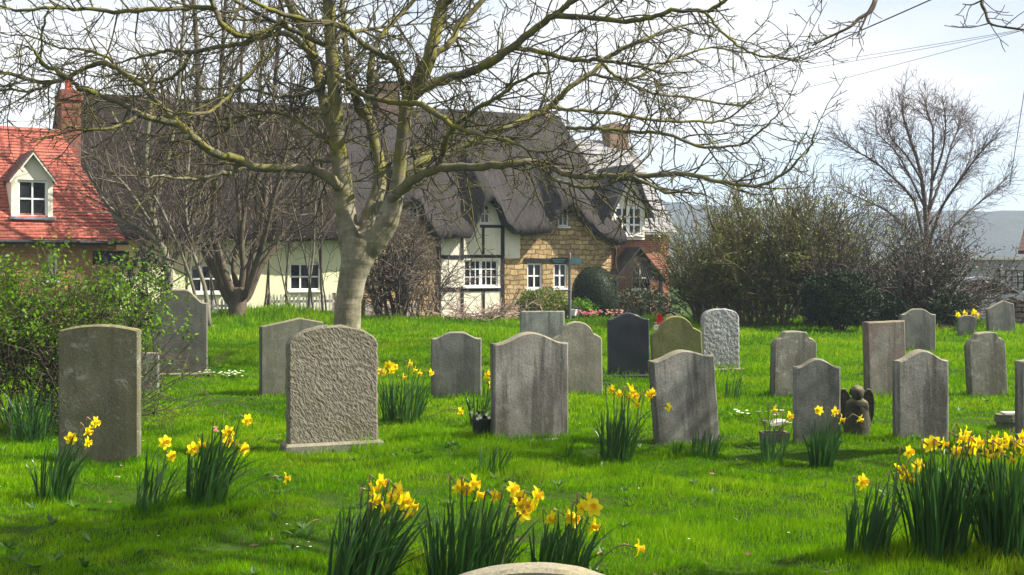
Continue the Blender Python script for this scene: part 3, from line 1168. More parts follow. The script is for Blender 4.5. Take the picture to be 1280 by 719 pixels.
# --- sliver of a tiled outbuilding and a low shed at the far right
F4 = Frame(at(1283, 380, 33).x, 33.0, -25, -.3)
h4 = F4.root('tan_house', 'tan rendered house with dark tiled roof cut off by the right edge', 'house')
z4 = F4.uz(1276, 311)[1]
MB().box(0, 6, 0, 5, 0, z4).build('wall', M['offwhite'], h4)
mb = MB()
slope_slab(mb, (-.2, -.25, z4 - .05), (6.2, -.25, z4 - .05), (6.2, 2.5, z4 + 2.3), (.25, 2.5, z4 + 2.3), .1)
slope_slab(mb, (.25, 2.5, z4 + 2.3), (6.2, 2.5, z4 + 2.3), (6.2, 5.25, z4 - .05), (-.2, 5.25, z4 - .05), .1)
mb.build('roof', M['darktile'], h4)
F5 = Frame(at(1247, 380, 40).x, 40.0, 0, -.3)
h5 = F5.root('grey_shed', 'low grey flat-roofed shed behind the white car', 'shed')
z5 = F5.uz(1260, 325)[1]
MB().box(0, 3.2, 0, 3, 0, z5).build('wall', plain('grey_board', (.34, .36, .37), .8, .2, .2, 5), h5)
MB().box(-.12, 3.3, -.15, 3.1, z5 + .002, z5 + .09).build('roof', M['offwhite'], h5)

# ------------------------------------------------------------------ headstones
def sm01(q):
    q = max(0, min(1, q))
    return q * q * (3 - 2 * q)


def prof_fn(kd):
    if kd == 'flat':
        return lambda s: 0
    if kd == 'camber':
        return lambda s: 1 - s * s
    if kd == 'arch':
        return lambda s: max(0, 1 - abs(s) ** 2.3) ** .62
    if kd == 'ogee':
        return lambda s: .5 * (1 + math.cos(PI * min(1, abs(s) * 1.05)))
    if kd == 'wide_ogee':
        return lambda s: .5 * (1 + math.cos(PI * min(1, max(0, abs(s) - .18) / .72)))
    if kd == 'peak':
        return lambda s: 1 - abs(s - .25) / 1.25
    if kd == 'shoulder':
        return lambda s: (math.sqrt(max(0, 1 - (s / .64) ** 2)) * .86 + .14) if abs(s) < .62 else (.10 if abs(s) < .66 else -.06 * (abs(s) - .66) / .34)
    if kd == 'hump':
        return lambda s: (math.sqrt(max(0, 1 - (s / .70) ** 2))) if abs(s) < .66 else .33 * max(0, 1 - (abs(s) - .66) / .34) ** .7
    if kd == 'notch':
        return lambda s: 1.0 - .30 * s * s if abs(s) < .50 else (.925 - .40 * sm01((abs(s) - .50) / .14) if abs(s) < .66 else .525 - .525 * ((abs(s) - .66) / .34) ** 2.2)
    raise ValueError(kd)


def slab_mb(w, hs, ht, t, kd, b=.014, nx=36, nz=26, amp=.004, fq=5, seed=0, rough=0, fq2=30):
    f_ = prof_fn(kd)
    ss = [-1 + 2 * i / (nx - 1) for i in range(nx)]
    e = 2 * b / w
    ss = [-1] + [-1 + e + (2 - 2 * e) * i / (nx - 3) for i in range(nx - 2)] + [1]
    tz = [i / (nz - 2) * (1 - b / ht) for i in range(nz - 1)] + [1]
    mb = MB()
    idx = {}
    for side in (0, 1):
        for j, tt in enumerate(tz):
            for i, s in enumerate(ss):
                z = tt * (hs + (ht - hs) * f_(s))
                edge = i in (0, nx - 1) or j == nz - 1
                y = t / 2 - (b if edge else 0)
                x = s * w / 2
                q = Vector((x * fq + seed, z * fq, side * 7.7))
                dn = noise.noise(q) * amp + noise.noise(q * 4.3) * amp * .4
                if rough:
                    q2 = Vector((x * fq2 + seed, z * fq2 * .8, side * 3.3))
                    dn += rough * (noise.noise(q2) + .6 * noise.noise(q2 * 2.1))
                y = y + dn
                if edge:
                    x += noise.noise(q * 2.2 + Vector((5, 0, 0))) * amp * .8 * (1 + 3 * (rough > 0))
                    z += noise.noise(q * 2.2 + Vector((0, 9, 0))) * amp * .8 * (1 + 3 * (rough > 0)) if j else 0
                idx[side, j, i] = len(mb.v)
                mb.v.append((x, -y if side == 0 else y, z))
    for j in range(nz - 1):
        for i in range(nx - 1):
            mb.f.append((idx[0, j, i], idx[0, j, i + 1], idx[0, j + 1, i + 1], idx[0, j + 1, i]))
            mb.f.append((idx[1, j, i + 1], idx[1, j, i], idx[1, j + 1, i], idx[1, j + 1, i + 1]))
    loop = [(j, 0) for j in range(nz)] + [(nz - 1, i) for i in range(1, nx)] + [(j, nx - 1) for j in range(nz - 2, -1, -1)]
    for a_, b_ in zip(loop, loop[1:]):
        mb.f.append((idx[0, a_[0], a_[1]], idx[0, b_[0], b_[1]], idx[1, b_[0], b_[1]], idx[1, a_[0], a_[1]]))
    return mb


TUFTS = []
GS = 'headstones on the churchyard lawn'


def headstone(px0, px1, ytop, yshl, ybase, kd, rot, m, label, t=.10, lean=0, back=0, plinth=None, rough=0, d=None, fq2=30, shift=0, ptop=.05):
    d = d or gd(ybase)
    a_ = R(rot)
    wap = (px1 - px0) / FPX * d
    w_ = (wap - t * abs(math.sin(a_))) / math.cos(a_)
    hs, ht = (ybase - yshl) / FPX * d, (ybase - ytop) / FPX * d
    x = ((px0 + px1) / 2 - CX + shift) / FPX * d
    y = d + .5 * w_ * abs(math.sin(a_)) * .6 + t * .5
    g = ground(x, y)
    zb = EYE - (ybase - HY) / FPX * d
    if d > 25:
        g = zb
    sink = .16
    TUFTS.append((x, y - t * .5, w_ * .5))
    nx, nz = (36, 26) if not rough else (90, 110)
    mb = slab_mb(w_, hs + sink + (zb - g), ht + sink + (zb - g), t, kd, seed=px0 * .13, rough=rough, nx=nx, nz=nz, fq2=fq2)
    o = mb.build('headstone', m, None, 40)
    o.matrix_world = Matrix.Translation((x, y, g - sink)) @ Matrix.Rotation(a_, 4, 'Z') @ Matrix.Rotation(R(lean), 4, 'Y') @ Matrix.Rotation(R(back), 4, 'X')
    tag(o, label, 'headstone', GS)
    if plinth:
        w2, t2, h2_ = w_ * plinth[0], t + plinth[1], ptop
        pb = MB()
        z0 = sink - .05
        pb.add([(-w2 / 2, -t2 / 2, z0), (w2 / 2, -t2 / 2, z0), (w2 / 2, t2 / 2, z0), (-w2 / 2, t2 / 2, z0),
                (-w2 / 2, -t2 / 2, sink + h2_ - .015), (w2 / 2, -t2 / 2, sink + h2_ - .015), (w2 / 2, t2 / 2, sink + h2_ - .015), (-w2 / 2, t2 / 2, sink + h2_ - .015),
                (-w2 / 2 + .015, -t2 / 2 + .015, sink + h2_), (w2 / 2 - .015, -t2 / 2 + .015, sink + h2_), (w2 / 2 - .015, t2 / 2 - .015, sink + h2_), (-w2 / 2 + .015, t2 / 2 - .015, sink + h2_)],
               [(0, 1, 5, 4), (1, 2, 6, 5), (2, 3, 7, 6), (3, 0, 4, 7), (4, 5, 9, 8), (5, 6, 10, 9), (6, 7, 11, 10), (7, 4, 8, 11), (8, 9, 10, 11)])
        pb.build('plinth', plinth[2] if len(plinth) > 2 else m, o)
    return o


def sm(name, base, dark, *a, **kw):
    q = 1.0
    kw.setdefault('top', .6)
    kw.setdefault('sat', .72)
    return stone_mat(name, [x * q for x in base], [x * q for x in dark], *a, **kw)


SBROWN = sm('stone_olive_brown', (.158, .140, .086), (.10, .09, .055), (.34, .34, .28), .8, .35, (.10, .11, .03), .35, sat=.9)
SGRAN = hacked_mat('stone_hacked_granite', (.135, .12, .088), (.20, .18, .135), 52, .012, lo=.7)
SGRAN2 = hacked_mat('stone_pale_granite', (.27, .265, .26), (.35, .345, .34), 48, .010, lo=.85)
SGREEN = sm('stone_pale_green', (.125, .125, .085), (.085, .088, .055), (.3, .3, .25), .2, .5, (.085, .095, .04), .4)
STALL = sm('stone_tall_grey', (.155, .145, .115), (.11, .105, .08), (.3, .3, .25), .15, .3, (.10, .105, .05), .4)
SGREY = sm('stone_grey', (.225, .218, .188), (.145, .138, .113), (.38, .36, .30), .35, .25, (.14, .13, .05), .6)
SMID = sm('stone_streaked', (.265, .25, .215), (.155, .138, .11), (.40, .38, .32), .45, .2, (.16, .13, .06), .9)
SROUND = sm('stone_lichened', (.25, .23, .175), (.17, .15, .105), (.40, .36, .24), .6, .3, (.18, .17, .07), .3)
SWHITE = sm('stone_greenish_white', (.34, .34, .29), (.24, .245, .20), (.4, .4, .35), .2, .3, (.16, .19, .09), .7)
SMOSS = sm('stone_mossy_green', (.17, .165, .075), (.115, .12, .045), (.3, .3, .2), .3, .7, (.12, .135, .03), .3, sat=1.0)
SRED = sm('stone_red_blotched', (.23, .205, .165), (.14, .12, .095), (.42, .40, .34), .4, .25, (.15, .14, .05), .6, blot=(.155, .095, .072))
SDARK = sm('stone_weathered_dark', (.21, .20, .155), (.115, .105, .075), (.42, .41, .35), .7, .3, (.13, .13, .04), .7)
SLEAN = sm('stone_leaning_grey', (.25, .235, .205), (.165, .155, .13), (.38, .36, .3), .4, .2, (.14, .13, .05), .9)
k = NT('polished_black_granite')
k.col(k.ramp(k.noise(k.coord(), 220, 3), [(.4, (.012, .013, .018)), (.75, (.045, .048, .058))]))
k.set(.38, .5)
SBLACK = k.m
PL = sm('stone_plinth', (.27, .25, .20), (.17, .155, .12), (.4, .4, .33), .3, .2)

headstone(72, 172, 406, 413, 579, 'camber', 3, SBROWN, 'olive brown lichen-spotted headstone standing before the leafy hedge bush', .09)
headstone(352, 466, 408, 432, 566, 'arch', 21, SGRAN, 'large rock-faced granite headstone with rounded top on a thin plinth', .13, plinth=(1.09, .14, PL), ptop=.095, rough=.0042, fq2=46, shift=3)
headstone(323, 400, 398, 408, 493, 'peak', 26, SGREEN, 'plain pale green headstone half hidden behind the rock-faced granite one', .10)
headstone(190, 257, 362, 379, 473, 'wide_ogee', 8, STALL, 'tall grey headstone with swept rounded top behind the leafy bush', .11, plinth=(1.12, .16, STALL))
headstone(171, 197, 440, 441, 493, 'flat', 6, SWHITE, 'small pale slab peeping out between the hedge bush and tall stone', .08)
headstone(538, 602, 415, 423, 499, 'wide_ogee', 4, SGREY, 'grey headstone with shallow curved top beside the golden daffodil row', .09)
headstone(612, 712, 416, 430, 553, 'ogee', 17, SMID, 'broad rust-streaked headstone with swept top next to a flower pot', .13, plinth=(1.06, .10, PL), ptop=.012)
headstone(689, 755, 402, 425, 496, 'hump', 12, SROUND, 'lichened headstone with round hump directly behind the rust-streaked one', .10, lean=-1)
headstone(650, 706, 388, 389, 432, 'flat', 6, SWHITE, 'square flat-topped whitish headstone near the signpost', .10, d=18.5)
headstone(760, 813, 391, 399, 470, 'ogee', 5, SBLACK, 'polished black headstone on a low dark plinth', .10, plinth=(1.2, .18, SBLACK), lean=-.6)
headstone(817, 882, 395, 418, 482, 'hump', 5, SMOSS, 'mossy green hump-topped headstone behind the leaning grey one', .10, lean=-3)
headstone(878, 926, 386, 396, 466, 'arch', 7, SGRAN2, 'pale silvery rock-faced headstone with arched top on a plinth', .12, plinth=(1.2, .16, PL), rough=.004, lean=-.8)
headstone(820, 906, 438, 448, 556, 'ogee', 16, SLEAN, 'grey headstone leaning left with a dark vertical streak and thick side', .12, lean=-4.5)
headstone(963, 1023, 414, 432, 499, 'notch', 14, SDARK, 'squat weathered headstone with moss-topped shoulders left of the red blotched one', .12, lean=1.2)
headstone(993, 1052, 448, 459, 556, 'ogee', 3, SGREY, 'narrow grey headstone between the dried flowers and the angel', .08)
headstone(1083, 1138, 400, 402, 498, 'flat', 14, SRED, 'flat-topped headstone with reddish blotches on its face', .13, lean=-1.6)
headstone(1125, 1171, 386, 393, 442, 'wide_ogee', 5, SGREY, 'smooth grey headstone standing behind the red blotched one', .09)
headstone(1120, 1190, 438, 451, 556, 'ogee', 9, SMID, 'tall speckled headstone with yellow lichen top behind the big daffodil clump', .12, lean=-.3)
headstone(1212, 1266, 415, 432, 495, 'notch', 13, SDARK, 'ornate shouldered headstone tilting left at the right of the lawn', .11, lean=-3.5)
headstone(1198, 1221, 394, 397, 421, 'camber', 3, SGREY, 'tiny grey headstone with yellow daffodils behind it', .09)
headstone(1236, 1273, 376, 385, 417, 'peak', 8, SGREY, 'grey headstone leaning left against the dry stone wall', .10, lean=-5)
headstone(1274, 1345, 445, 452, 560, 'ogee', 8, SMID, 'headstone cut off by the right edge of the photo', .12)
headstone(562, 768, 711, 730, 925, 'camber', 2, SROUND, 'top of the closest headstone at the bottom edge between daffodil clumps', .09)

# small things lying on the grass
o = empty('flower_box', at(968, 553, 10.2), 0, 'low grey stone grave vase with dried stems beside narrow grey headstone', 'vase')
o.location.z = ground(o.location.x, 10.2)
mb = MB()
mb.add([(-.10, -.08, 0), (.10, -.08, 0), (.10, .08, 0), (-.10, .08, 0), (-.115, -.09, .12), (.115, -.09, .12), (.115, .09, .12), (-.115, .09, .12),
        (-.09, -.07, .12), (.09, -.07, .12), (.09, .07, .12), (-.09, .07, .12), (-.09, -.07, .09), (.09, -.07, .09), (.09, .07, .09), (-.09, .07, .09)],
       [(0, 1, 5, 4), (1, 2, 6, 5), (2, 3, 7, 6), (3, 0, 4, 7), (4, 5, 9, 8), (5, 6, 10, 9), (6, 7, 11, 10), (7, 4, 8, 11), (8, 9, 13, 12), (9, 10, 14, 13), (10, 11, 15, 14), (11, 8, 12, 15), (12, 13, 14, 15)])
mb.build('vase_block', SGREY, o)
rg = random.Random(5)
mb = MB()
fl = MB()
for i in range(16):
    x = rg.uniform(-.07, .07)
    tip = Vector((x * 1.8 + rg.uniform(-.05, .07), rg.uniform(-.1, .05), .14 + rg.uniform(.03, .16)))
    mb.tube([Vector((x, 0, .08)), Vector((x * 1.2, -.01, .15)), tip], [.004, .003, .003], 4)
    if i % 2 == 0:
        fl = MB()
        for j in range(7):
            a_ = j * 2 * PI / 7
            fl.leaf(tip, Vector((math.cos(a_), math.sin(a_), .5)).normalized(), Vector((0, 0, 1)), .035, .02)
        fl.build('dried_flower', M['paperpetal'], o)
mb.build('dried_stems', M['deadwood'], o)
mb = MB()
for i in range(20):
    a_ = PI * i / 19
    mb.v.append((.02 + .085 * math.cos(a_) + .02, -.06, .19 + .012 * math.sin(a_ * 2)))
    mb.v.append((.02 + .085 * math.cos(a_) + .02, .03, .20 + .03 * math.sin(a_)))
for i in range(19):
    mb.f.append((2 * i, 2 * i + 2, 2 * i + 3, 2 * i + 1))
mb.build('pale_wrapper', M['whitepetal'], o)

o = empty('flower_pot', at(603, 551, 10.35), 0, 'small black flower pot of red and white blooms beside streaked headstone', 'flower pot')
o.location.z = ground(o.location.x, 10.35)
MB().lathe([(.001, .0), (.075, .0), (.095, .15), (.105, .15), (.105, .17), (.088, .17), (.08, .13), (.001, .13)], 18).build('pot', M['black'], o, 40)
lf, f1, f2 = MB(), MB(), MB()
for i in range(110):
    p = Vector((rg.gauss(0, .05), rg.gauss(0, .04), .14 + abs(rg.gauss(0, .05))))
    d_ = Vector((rg.uniform(-1, 1), rg.uniform(-1, .6), rg.uniform(-.2, 1))).normalized()
    lf.leaf(p, d_, Vector((0, 0, 1)), rg.uniform(.03, .06), .02)
for i in range(11):
    p = Vector((rg.uniform(-.10, .07), rg.uniform(-.1, 0), rg.uniform(.16, .23)))
    tgt = f1 if i > 8 else f2
    if i > 8:
        p.x = .08
    for j in range(6):
        a_ = j * PI / 3
        tgt.leaf(p, Vector((math.cos(a_), -.5, math.sin(a_))).normalized(), Vector((0, -1, 0)), .019, .014)
lf.build('foliage', M['leaf_ivy'], o)
f1.build('red_flowers', M['redpetal'], o)
for q in range(9):
    f3 = MB()
    f3.v, f3.f = f2.v[q * 24:(q + 1) * 24], f2.f[:12]
    f3.build('white_flower', M['whitepetal'], o)

o = empty('wire_basket', at(826, 413, 15.6), 0, 'wire basket with a red flower perched on the mossy green headstone', 'basket')
mb = MB()
for j in range(2):
    pts = [Vector((.13 + .12 * math.cos(a_ * PI / 14 + .2), .05 * j, .08 + .16 * math.sin(a_ * PI / 14))) for a_ in range(-3, 15)]
    mb.tube(pts, .012, 6)
mb.build('handle', M['black'], o, 40)
mb = MB()
for j in range(5):
    z = -.03 + .03 * j
    pts = [Vector((.02 + (.07 + .008 * j) * math.cos(a_ * PI / 10), .02 + (.06 + .008 * j) * math.sin(a_ * PI / 10), z)) for a_ in range(21)]
    mb.tube(pts, .008, 4)
for a_ in range(8):
    mb.tube([Vector((.02 + .05 * math.cos(a_ * PI / 4), .02 + .05 * math.sin(a_ * PI / 4), -.06)), Vector((.02 + .11 * math.cos(a_ * PI / 4), .02 + .1 * math.sin(a_ * PI / 4), .1))], .007, 4)
mb.build('basket_weave', M['deadwood'], o)
f1, f2 = MB(), MB()
for i in range(4):
    p = Vector((-.03 + .02 * (i % 2), -.05, .12 + .03 * i)) if i < 3 else Vector((-.07, -.06, .04))
    for j in range(8):
        a_ = j * PI / 4
        (f1 if i < 3 else f2).leaf(p, Vector((math.cos(a_), -.4, math.sin(a_))).normalized(), Vector((0, -1, 0)), .045, .035)
f1.build('red_flower', M['redpetal'], o)
f2.build('white_flower', M['whitepetal'], o)

o = empty('grave_marker', at(1259, 538, 11.0), .1, 'low dark grave marker with a white plate on top at right', 'grave marker')
o.location.z = ground(o.location.x, 11.0)
mb = MB()
for i, (sx_, z0, z1) in enumerate(((.10, -.03, .05), (.12, .052, .09), (.11, .092, .12))):
    n_ = 12
    mb.prism([(sx_ * (1 + .12 * noise.noise((i, j, 1))) * math.cos(2 * PI * j / n_), .8 * sx_ * (1 + .15 * noise.noise((j, i, 4))) * math.sin(2 * PI * j / n_)) for j in range(n_)], 2, z0, z1)
mb.build('stacked_slates', SDARK, o)
MB().prism([(-.05, -.07), (.10, -.075), (.12, .05), (-.03, .06)], 2, .123, .138).build('white_plate', M['white'], o)

# angel, seen from the back
o = empty('angel_statue', at(1071, 545, 10.55), R(-6), 'small dark weathered angel statue with raised wings beside the narrow grey headstone', 'statue')
o.location.z = ground(o.location.x, 10.55) - .02
o.scale = (1.04, 1, 1.10)
S_ANG = sm('dark_weathered_stone', (.085, .064, .046), (.045, .035, .026), (.28, .24, .18), .3, .25, (.05, .05, .02), .5, rough_bump=.8)
mb = MB()
mb.lathe([(.001, -.02), (.100, -.02), (.098, .02), (.100, .08), (.092, .15), (.086, .21), (.084, .255), (.072, .285), (.045, .31), (.026, .325)], 20, (0, 0, 0), 1.12, .74)
mb.ball((.004, -.012, .348), .050, .052, .056, 18, 12)
mb.ball((.004, .010, .358), .057, .054, .056, 18, 12)
for q in range(9):
    mb.ball((.004 + .05 * math.cos(q * .7), .02 + .02 * math.sin(q * 1.3), .36 + .035 * math.sin(q * .7)), .020, .022, .020, 8, 6)
for sg in (-1, 1):
    mb.ball((sg * .066, -.01, .245), .034, .04, .05, 12, 8)
bo = mb.build('figure', S_ANG, o, True)
rmod = bo.modifiers.new('remesh', 'REMESH')
rmod.mode = 'VOXEL'
rmod.voxel_size = .007
rmod.use_smooth_shade = True
smd = bo.modifiers.new('smooth', 'SMOOTH')
smd.iterations = 5
for sg in (-1, 1):
    mb = MB()
    outl = [(-.02, .08), (.05, .04), (.095, .05), (.122, .10), (.146, .18), (.150, .27), (.140, .34), (.118, .380), (.092, .384), (.070, .35), (.052, .315), (-.01, .30)]
    mb.prism([(sg * x, z) for x, z in outl][::sg], 1, .006, .066)
    for q in range(5):
        mb.tube([Vector((sg * (.035 + .004 * q), -.002, .26 - .02 * q)), Vector((sg * (.085 + .006 * q), -.004, .24 - .035 * q)), Vector((sg * (.10 + .003 * q), -.002, .13 - .012 * q))], .008, 6)
    wg = mb.build('wing', S_ANG, o, 40)
    rmod = wg.modifiers.new('remesh', 'REMESH')
    rmod.mode = 'VOXEL'
    rmod.voxel_size = .006
    rmod.use_smooth_shade = True
    smd = wg.modifiers.new('smooth', 'SMOOTH')
    smd.iterations = 3

# ------------------------------------------------------------------ daffodils
def flower_mesh(kind_, seed):
    rg = random.Random(seed)
    mb = MB()
    if kind_ == 'petals':
        for i in range(6):
            a_ = i * PI / 3 + rg.uniform(-.08, .08)
            ca, sa = math.cos(a_), math.sin(a_)
            off = .003 if i % 2 else 0
            back = rg.uniform(-.012, .008)
            rows = [(.006, .007, 0), (.018, .0145, .003), (.031, .0165, .004), (.042, .011, .002 + back * .6), (.051, .001, back)]
            b = len(mb.v)
            for (r, hw, z) in rows:
                for s in (-1, 0, 1):
                    x, y = r, hw * s
                    mb.v.append((x * ca - y * sa, x * sa + y * ca, z + off + (.003 if s else 0)))
            for j in range(4):
                for s in (0, 1):
                    q = b + j * 3 + s
                    mb.f.append((q, q + 3, q + 4, q + 1))
    else:
        n_ = 16
        prof = [(.008, 0), (.0115, .008), (.0125, .020), (.0145, .030), (.0205, .038), (.0195, .039), (.0125, .028), (.009, .010), (.001, .008)]
        for (r, z) in prof:
            for j in range(n_):
                fr2 = (1 + .16 * math.cos(j * PI)) if z > .035 else 1
                a_ = 2 * PI * j / n_
                mb.v.append((r * fr2 * math.cos(a_), r * fr2 * math.sin(a_), z + (rg.uniform(-.002, .002) if z > .03 else 0)))
        for i in range(len(prof) - 1):
            for j in range(n_):
                k2 = (j + 1) % n_
                mb.f.append((i * n_ + j, i * n_ + k2, (i + 1) * n_ + k2, (i + 1) * n_ + j))
    return mb


PETALS, TRUMPS = [], []
for s in range(4):
    me = flower_mesh('petals', s).mesh('petals', True)
    me.materials.append(M['petal'])
    PETALS.append(me)
    me = flower_mesh('trumpet', s + 20).mesh('trumpet', True)
    me.materials.append(M['trumpet'])
    TRUMPS.append(me)
GD = 'daffodil clumps growing in the grass'


def clump(px0, px1, ybase, ytop, nleaf, flowers, label, seed, lean=.16, dep=None, cat='daffodils', wl=.012, fs=.86, name='daffodil_clump', d=None, splay=.22, group=GD):
    rg = random.Random(seed)
    d = d or gd(ybase)
    wpx = px1 - px0
    xc = ((px0 + px1) / 2 - CX) / FPX * d
    W = wpx / FPX * d
    base = Vector((xc, d, ground(xc, d)))
    root = empty(name, base, 0, label, cat, group)
    H = (ybase - ytop) / FPX * d
    dp = dep if dep else min(.28, W * .35)
    TUFTS.append((xc, d, W * .3))
    lv = MB()
    for i in range(nleaf):
        a_, rr = rg.uniform(0, 2 * PI), math.sqrt(rg.random())
        bx, by = math.cos(a_) * rr * W * .34 - lean * H * .25, math.sin(a_) * rr * dp
        h = H * rg.uniform(.80, 1.34) * (1 - .22 * rr * rr)
        out = rg.gauss(bx / W * splay * 2.2, splay * .45)
        oy = rg.gauss(by / dp * splay * .6, splay * .35)
        L = lean * rg.uniform(.6, 1.5)
        wd = wl * rg.uniform(.7, 1.25)
        fa = rg.uniform(0, PI)
        fx, fy = math.cos(fa), math.sin(fa)
        bend = rg.uniform(.5, 1.6) if rg.random() < .88 else rg.uniform(2.2, 4)
        ns = 6
        b = len(lv.v)
        gz_ = ground(base.x + bx, base.y + by) - base.z - .02
        for j in range(ns + 1):
            tt = j / ns
            sx_ = (out + L) * h * (tt * .5 + tt ** 2 * .5 * bend)
            sy_ = oy * h * tt
            z = gz_ + h * tt * (1 - .10 * bend * tt * tt)
            hw = wd * .5 * (1 - .15 * tt if tt < .8 else (1 - tt) * 4.3 + .03)
            lv.v.append((bx + sx_ - fx * hw, by + sy_ - fy * hw, z))
            lv.v.append((bx + sx_ + fy * hw * .35, by + sy_ - fx * hw * .35, z))
            lv.v.append((bx + sx_ + fx * hw, by + sy_ + fy * hw, z))
        for j in range(ns):
            q = b + j * 3
            lv.f.append((q, q + 1, q + 4, q + 3))
            lv.f.append((q + 1, q + 2, q + 5, q + 4))
    lv.build('leaves', M['leaf_daff'], root, True)
    for i, fl_ in enumerate(flowers):
        fx, fy = fl_[0], fl_[1]
        bent = len(fl_) > 2
        yy_ = d + rg.uniform(-dp, dp) * (.6 if not bent else .2)
        p = at(fx, fy, yy_) - base
        az_ = rg.gauss(-.25, .50)
        el = rg.gauss(-.12, .22)
        if rg.random() < .16:
            az_ -= .8
        f_ = Vector((math.cos(az_) * math.cos(el), math.sin(az_) * math.cos(el), math.sin(el)))
        s = fs * rg.uniform(.88, 1.12)
        fo = bpy.data.objects.new('flower', PETALS[i % 4])
        COL.objects.link(fo)
        fo.parent = root
        q = f_.to_track_quat('Z', 'Y') @ Matrix.Rotation(rg.uniform(0, PI), 3, 'Z').to_quaternion()
        fo.matrix_local = Matrix.LocRotScale(p, q, Vector((s, s, s)))
        to = bpy.data.objects.new('trumpet', TRUMPS[(i + 1) % 4])
        COL.objects.link(to)
        to.parent = fo
        if bent:
            bx = (fl_[2] - CX) / FPX * d - base.x
            b0 = Vector((bx, 0, -.01))
            m1 = Vector((bx + (p.x - bx) * .35, p.y * .4, p.z * .75))
            top = p - f_ * .045 * s + Vector((-.02, 0, .012))
        else:
            b0 = Vector((max(-W * .3, min(W * .3, p.x * .55 - lean * H * .3)), p.y * .6, -.01))
            m1 = b0.lerp(p, .5) + Vector((-.015, 0, .03))
            top = p - f_ * .055 * s + Vector((0, 0, .022))
        pts = [b0, b0.lerp(m1, .5) + Vector((-.004, 0, .01)), m1, m1.lerp(top, .55) + Vector((-.006, 0, .012)), top, p - f_ * .022 * s + Vector((0, 0, .006)), p - f_ * .002]
        MB().tube(pts, [.0042, .004, .0036, .0034, .0032, .0042, .0035], 6).build('stem', M['stem_daff'], root, True)
        MB().tube([pts[3].lerp(pts[4], .55), pts[4] + Vector((0, 0, .003)), pts[4].lerp(pts[5], .6) + Vector((0, 0, .002))], [.0040, .0046, .0036], 6).build('spathe', M['spathe'], root, True)
    return root


clump(42, 100, 628, 546, 60, [(118, 528), (109, 538), (89, 548), (108, 553)], 'daffodil clump with four blooms in front of olive brown headstone', 1, lean=.22)
clump(164, 220, 642, 560, 36, [(206, 553), (214, 570)], 'thin daffodil clump with two blooms left of the bigger leaning one', 2, lean=.28)
clump(224, 302, 634, 538, 85, [(241, 561), (250, 557), (285, 540), (285, 551), (308, 525), (304, 561), (356, 598, 285)], 'leaning daffodil clump with one bloom drooping far out to the right', 3, lean=.25)
clump(398, 512, 745, 616, 160, [(474, 602), (464, 613), (469, 626), (477, 634), (495, 610), (499, 621), (505, 626), (514, 632), (507, 640), (489, 618)], 'bushy daffodil clump at the bottom, leftmost of the three front ones', 4, lean=.26, wl=.0115)
clump(520, 645, 742, 616, 165, [(572, 607), (584, 611), (590, 604), (596, 617), (617, 620), (640, 612), (648, 620), (653, 628), (654, 641), (647, 632), (669, 620), (661, 632)], 'broad daffodil clump at the bottom, middle one of three', 5, lean=.14, wl=.0115)
clump(650, 755, 720, 642, 105, [(687, 647), (709, 645), (717, 650), (734, 625), (742, 635), (740, 657), (726, 634), (796, 685, 735)], 'daffodil clump at the bottom with a bloom bending onto the grass', 6, lean=.22, wl=.0115)
clump(1042, 1128, 692, 600, 70, [(1077, 602), (1123, 588), (1135, 599), (1135, 565), (1131, 595), (1146, 582)], 'outer tuft of the large right daffodil bed with a lone low bloom', 7, lean=.16, wl=.0115)
clump(1122, 1225, 695, 560, 190, [(1160, 556), (1167, 553), (1178, 555), (1190, 564), (1205, 540), (1199, 547), (1197, 566), (1222, 553), (1228, 564), (1214, 560), (1209, 549)], 'tall dense daffodil bed with many blooms before the tall speckled headstone', 8, lean=.05, wl=.0115)
clump(1212, 1300, 698, 560, 190, [(1240, 555), (1248, 564), (1257, 549), (1262, 573), (1275, 546), (1279, 559), (1234, 571), (1268, 556), (1244, 548), (1252, 557)], 'dense daffodil bed running out of the right edge', 9, lean=.02, wl=.0115)
clump(466, 545, 528, 468, 110, [(471, 462), (486, 456), (493, 459), (489, 463), (511, 454), (517, 462), (523, 466), (538, 466), (503, 472), (478, 465), (574, 514, 530)], 'golden daffodil row between the granite headstone and a grey one', 10, lean=.08, fs=.95)
clump(582, 618, 532, 475, 26, [(609, 468), (612, 480)], 'small daffodil tuft behind the flower pot with one open bloom', 11, lean=.05, fs=.95)
clump(743, 800, 578, 500, 95, [(763, 486), (773, 492), (786, 485), (784, 497), (793, 495), (794, 504), (809, 495), (814, 491), (789, 490), (835, 509, 775)], 'upright daffodil clump beside the leaning grey headstone', 12, lean=.12)
clump(1006, 1052, 582, 524, 80, [(1024, 513), (1042, 514), (1050, 524), (1074, 523, 1035)], 'daffodil clump in front of narrow grey headstone with few blooms', 13, lean=.10)
clump(945, 988, 580, 528, 34, [(966, 511), (986, 520)], 'sparse daffodil leaves growing over the stone grave vase', 14, lean=.04)
clump(1190, 1228, 418, 398, 40, [(1197, 394), (1205, 392), (1217, 390), (1222, 395), (1219, 392), (1214, 392)], 'far yellow daffodils growing around the tiny grey headstone', 15, lean=.02, fs=1.7, wl=.03, d=27)
GL = 'leaf tufts without flowers'
clump(2, 72, 560, 490, 90, [], 'bare daffodil leaves drooping at the foot of the hedge bush', 16, lean=.08, cat='leaf tuft', name='leaf_tuft', splay=.5, group=GL, d=10.2)
clump(592, 640, 590, 552, 18, [], 'few leaf blades in the grass in front of the streaked headstone', 17, lean=.18, cat='leaf tuft', name='leaf_tuft', group=GL)
clump(702, 722, 572, 540, 7, [], 'tiny pair of leaf blades by the streaked headstone corner', 18, lean=.1, cat='leaf tuft', name='leaf_tuft', group=GL)
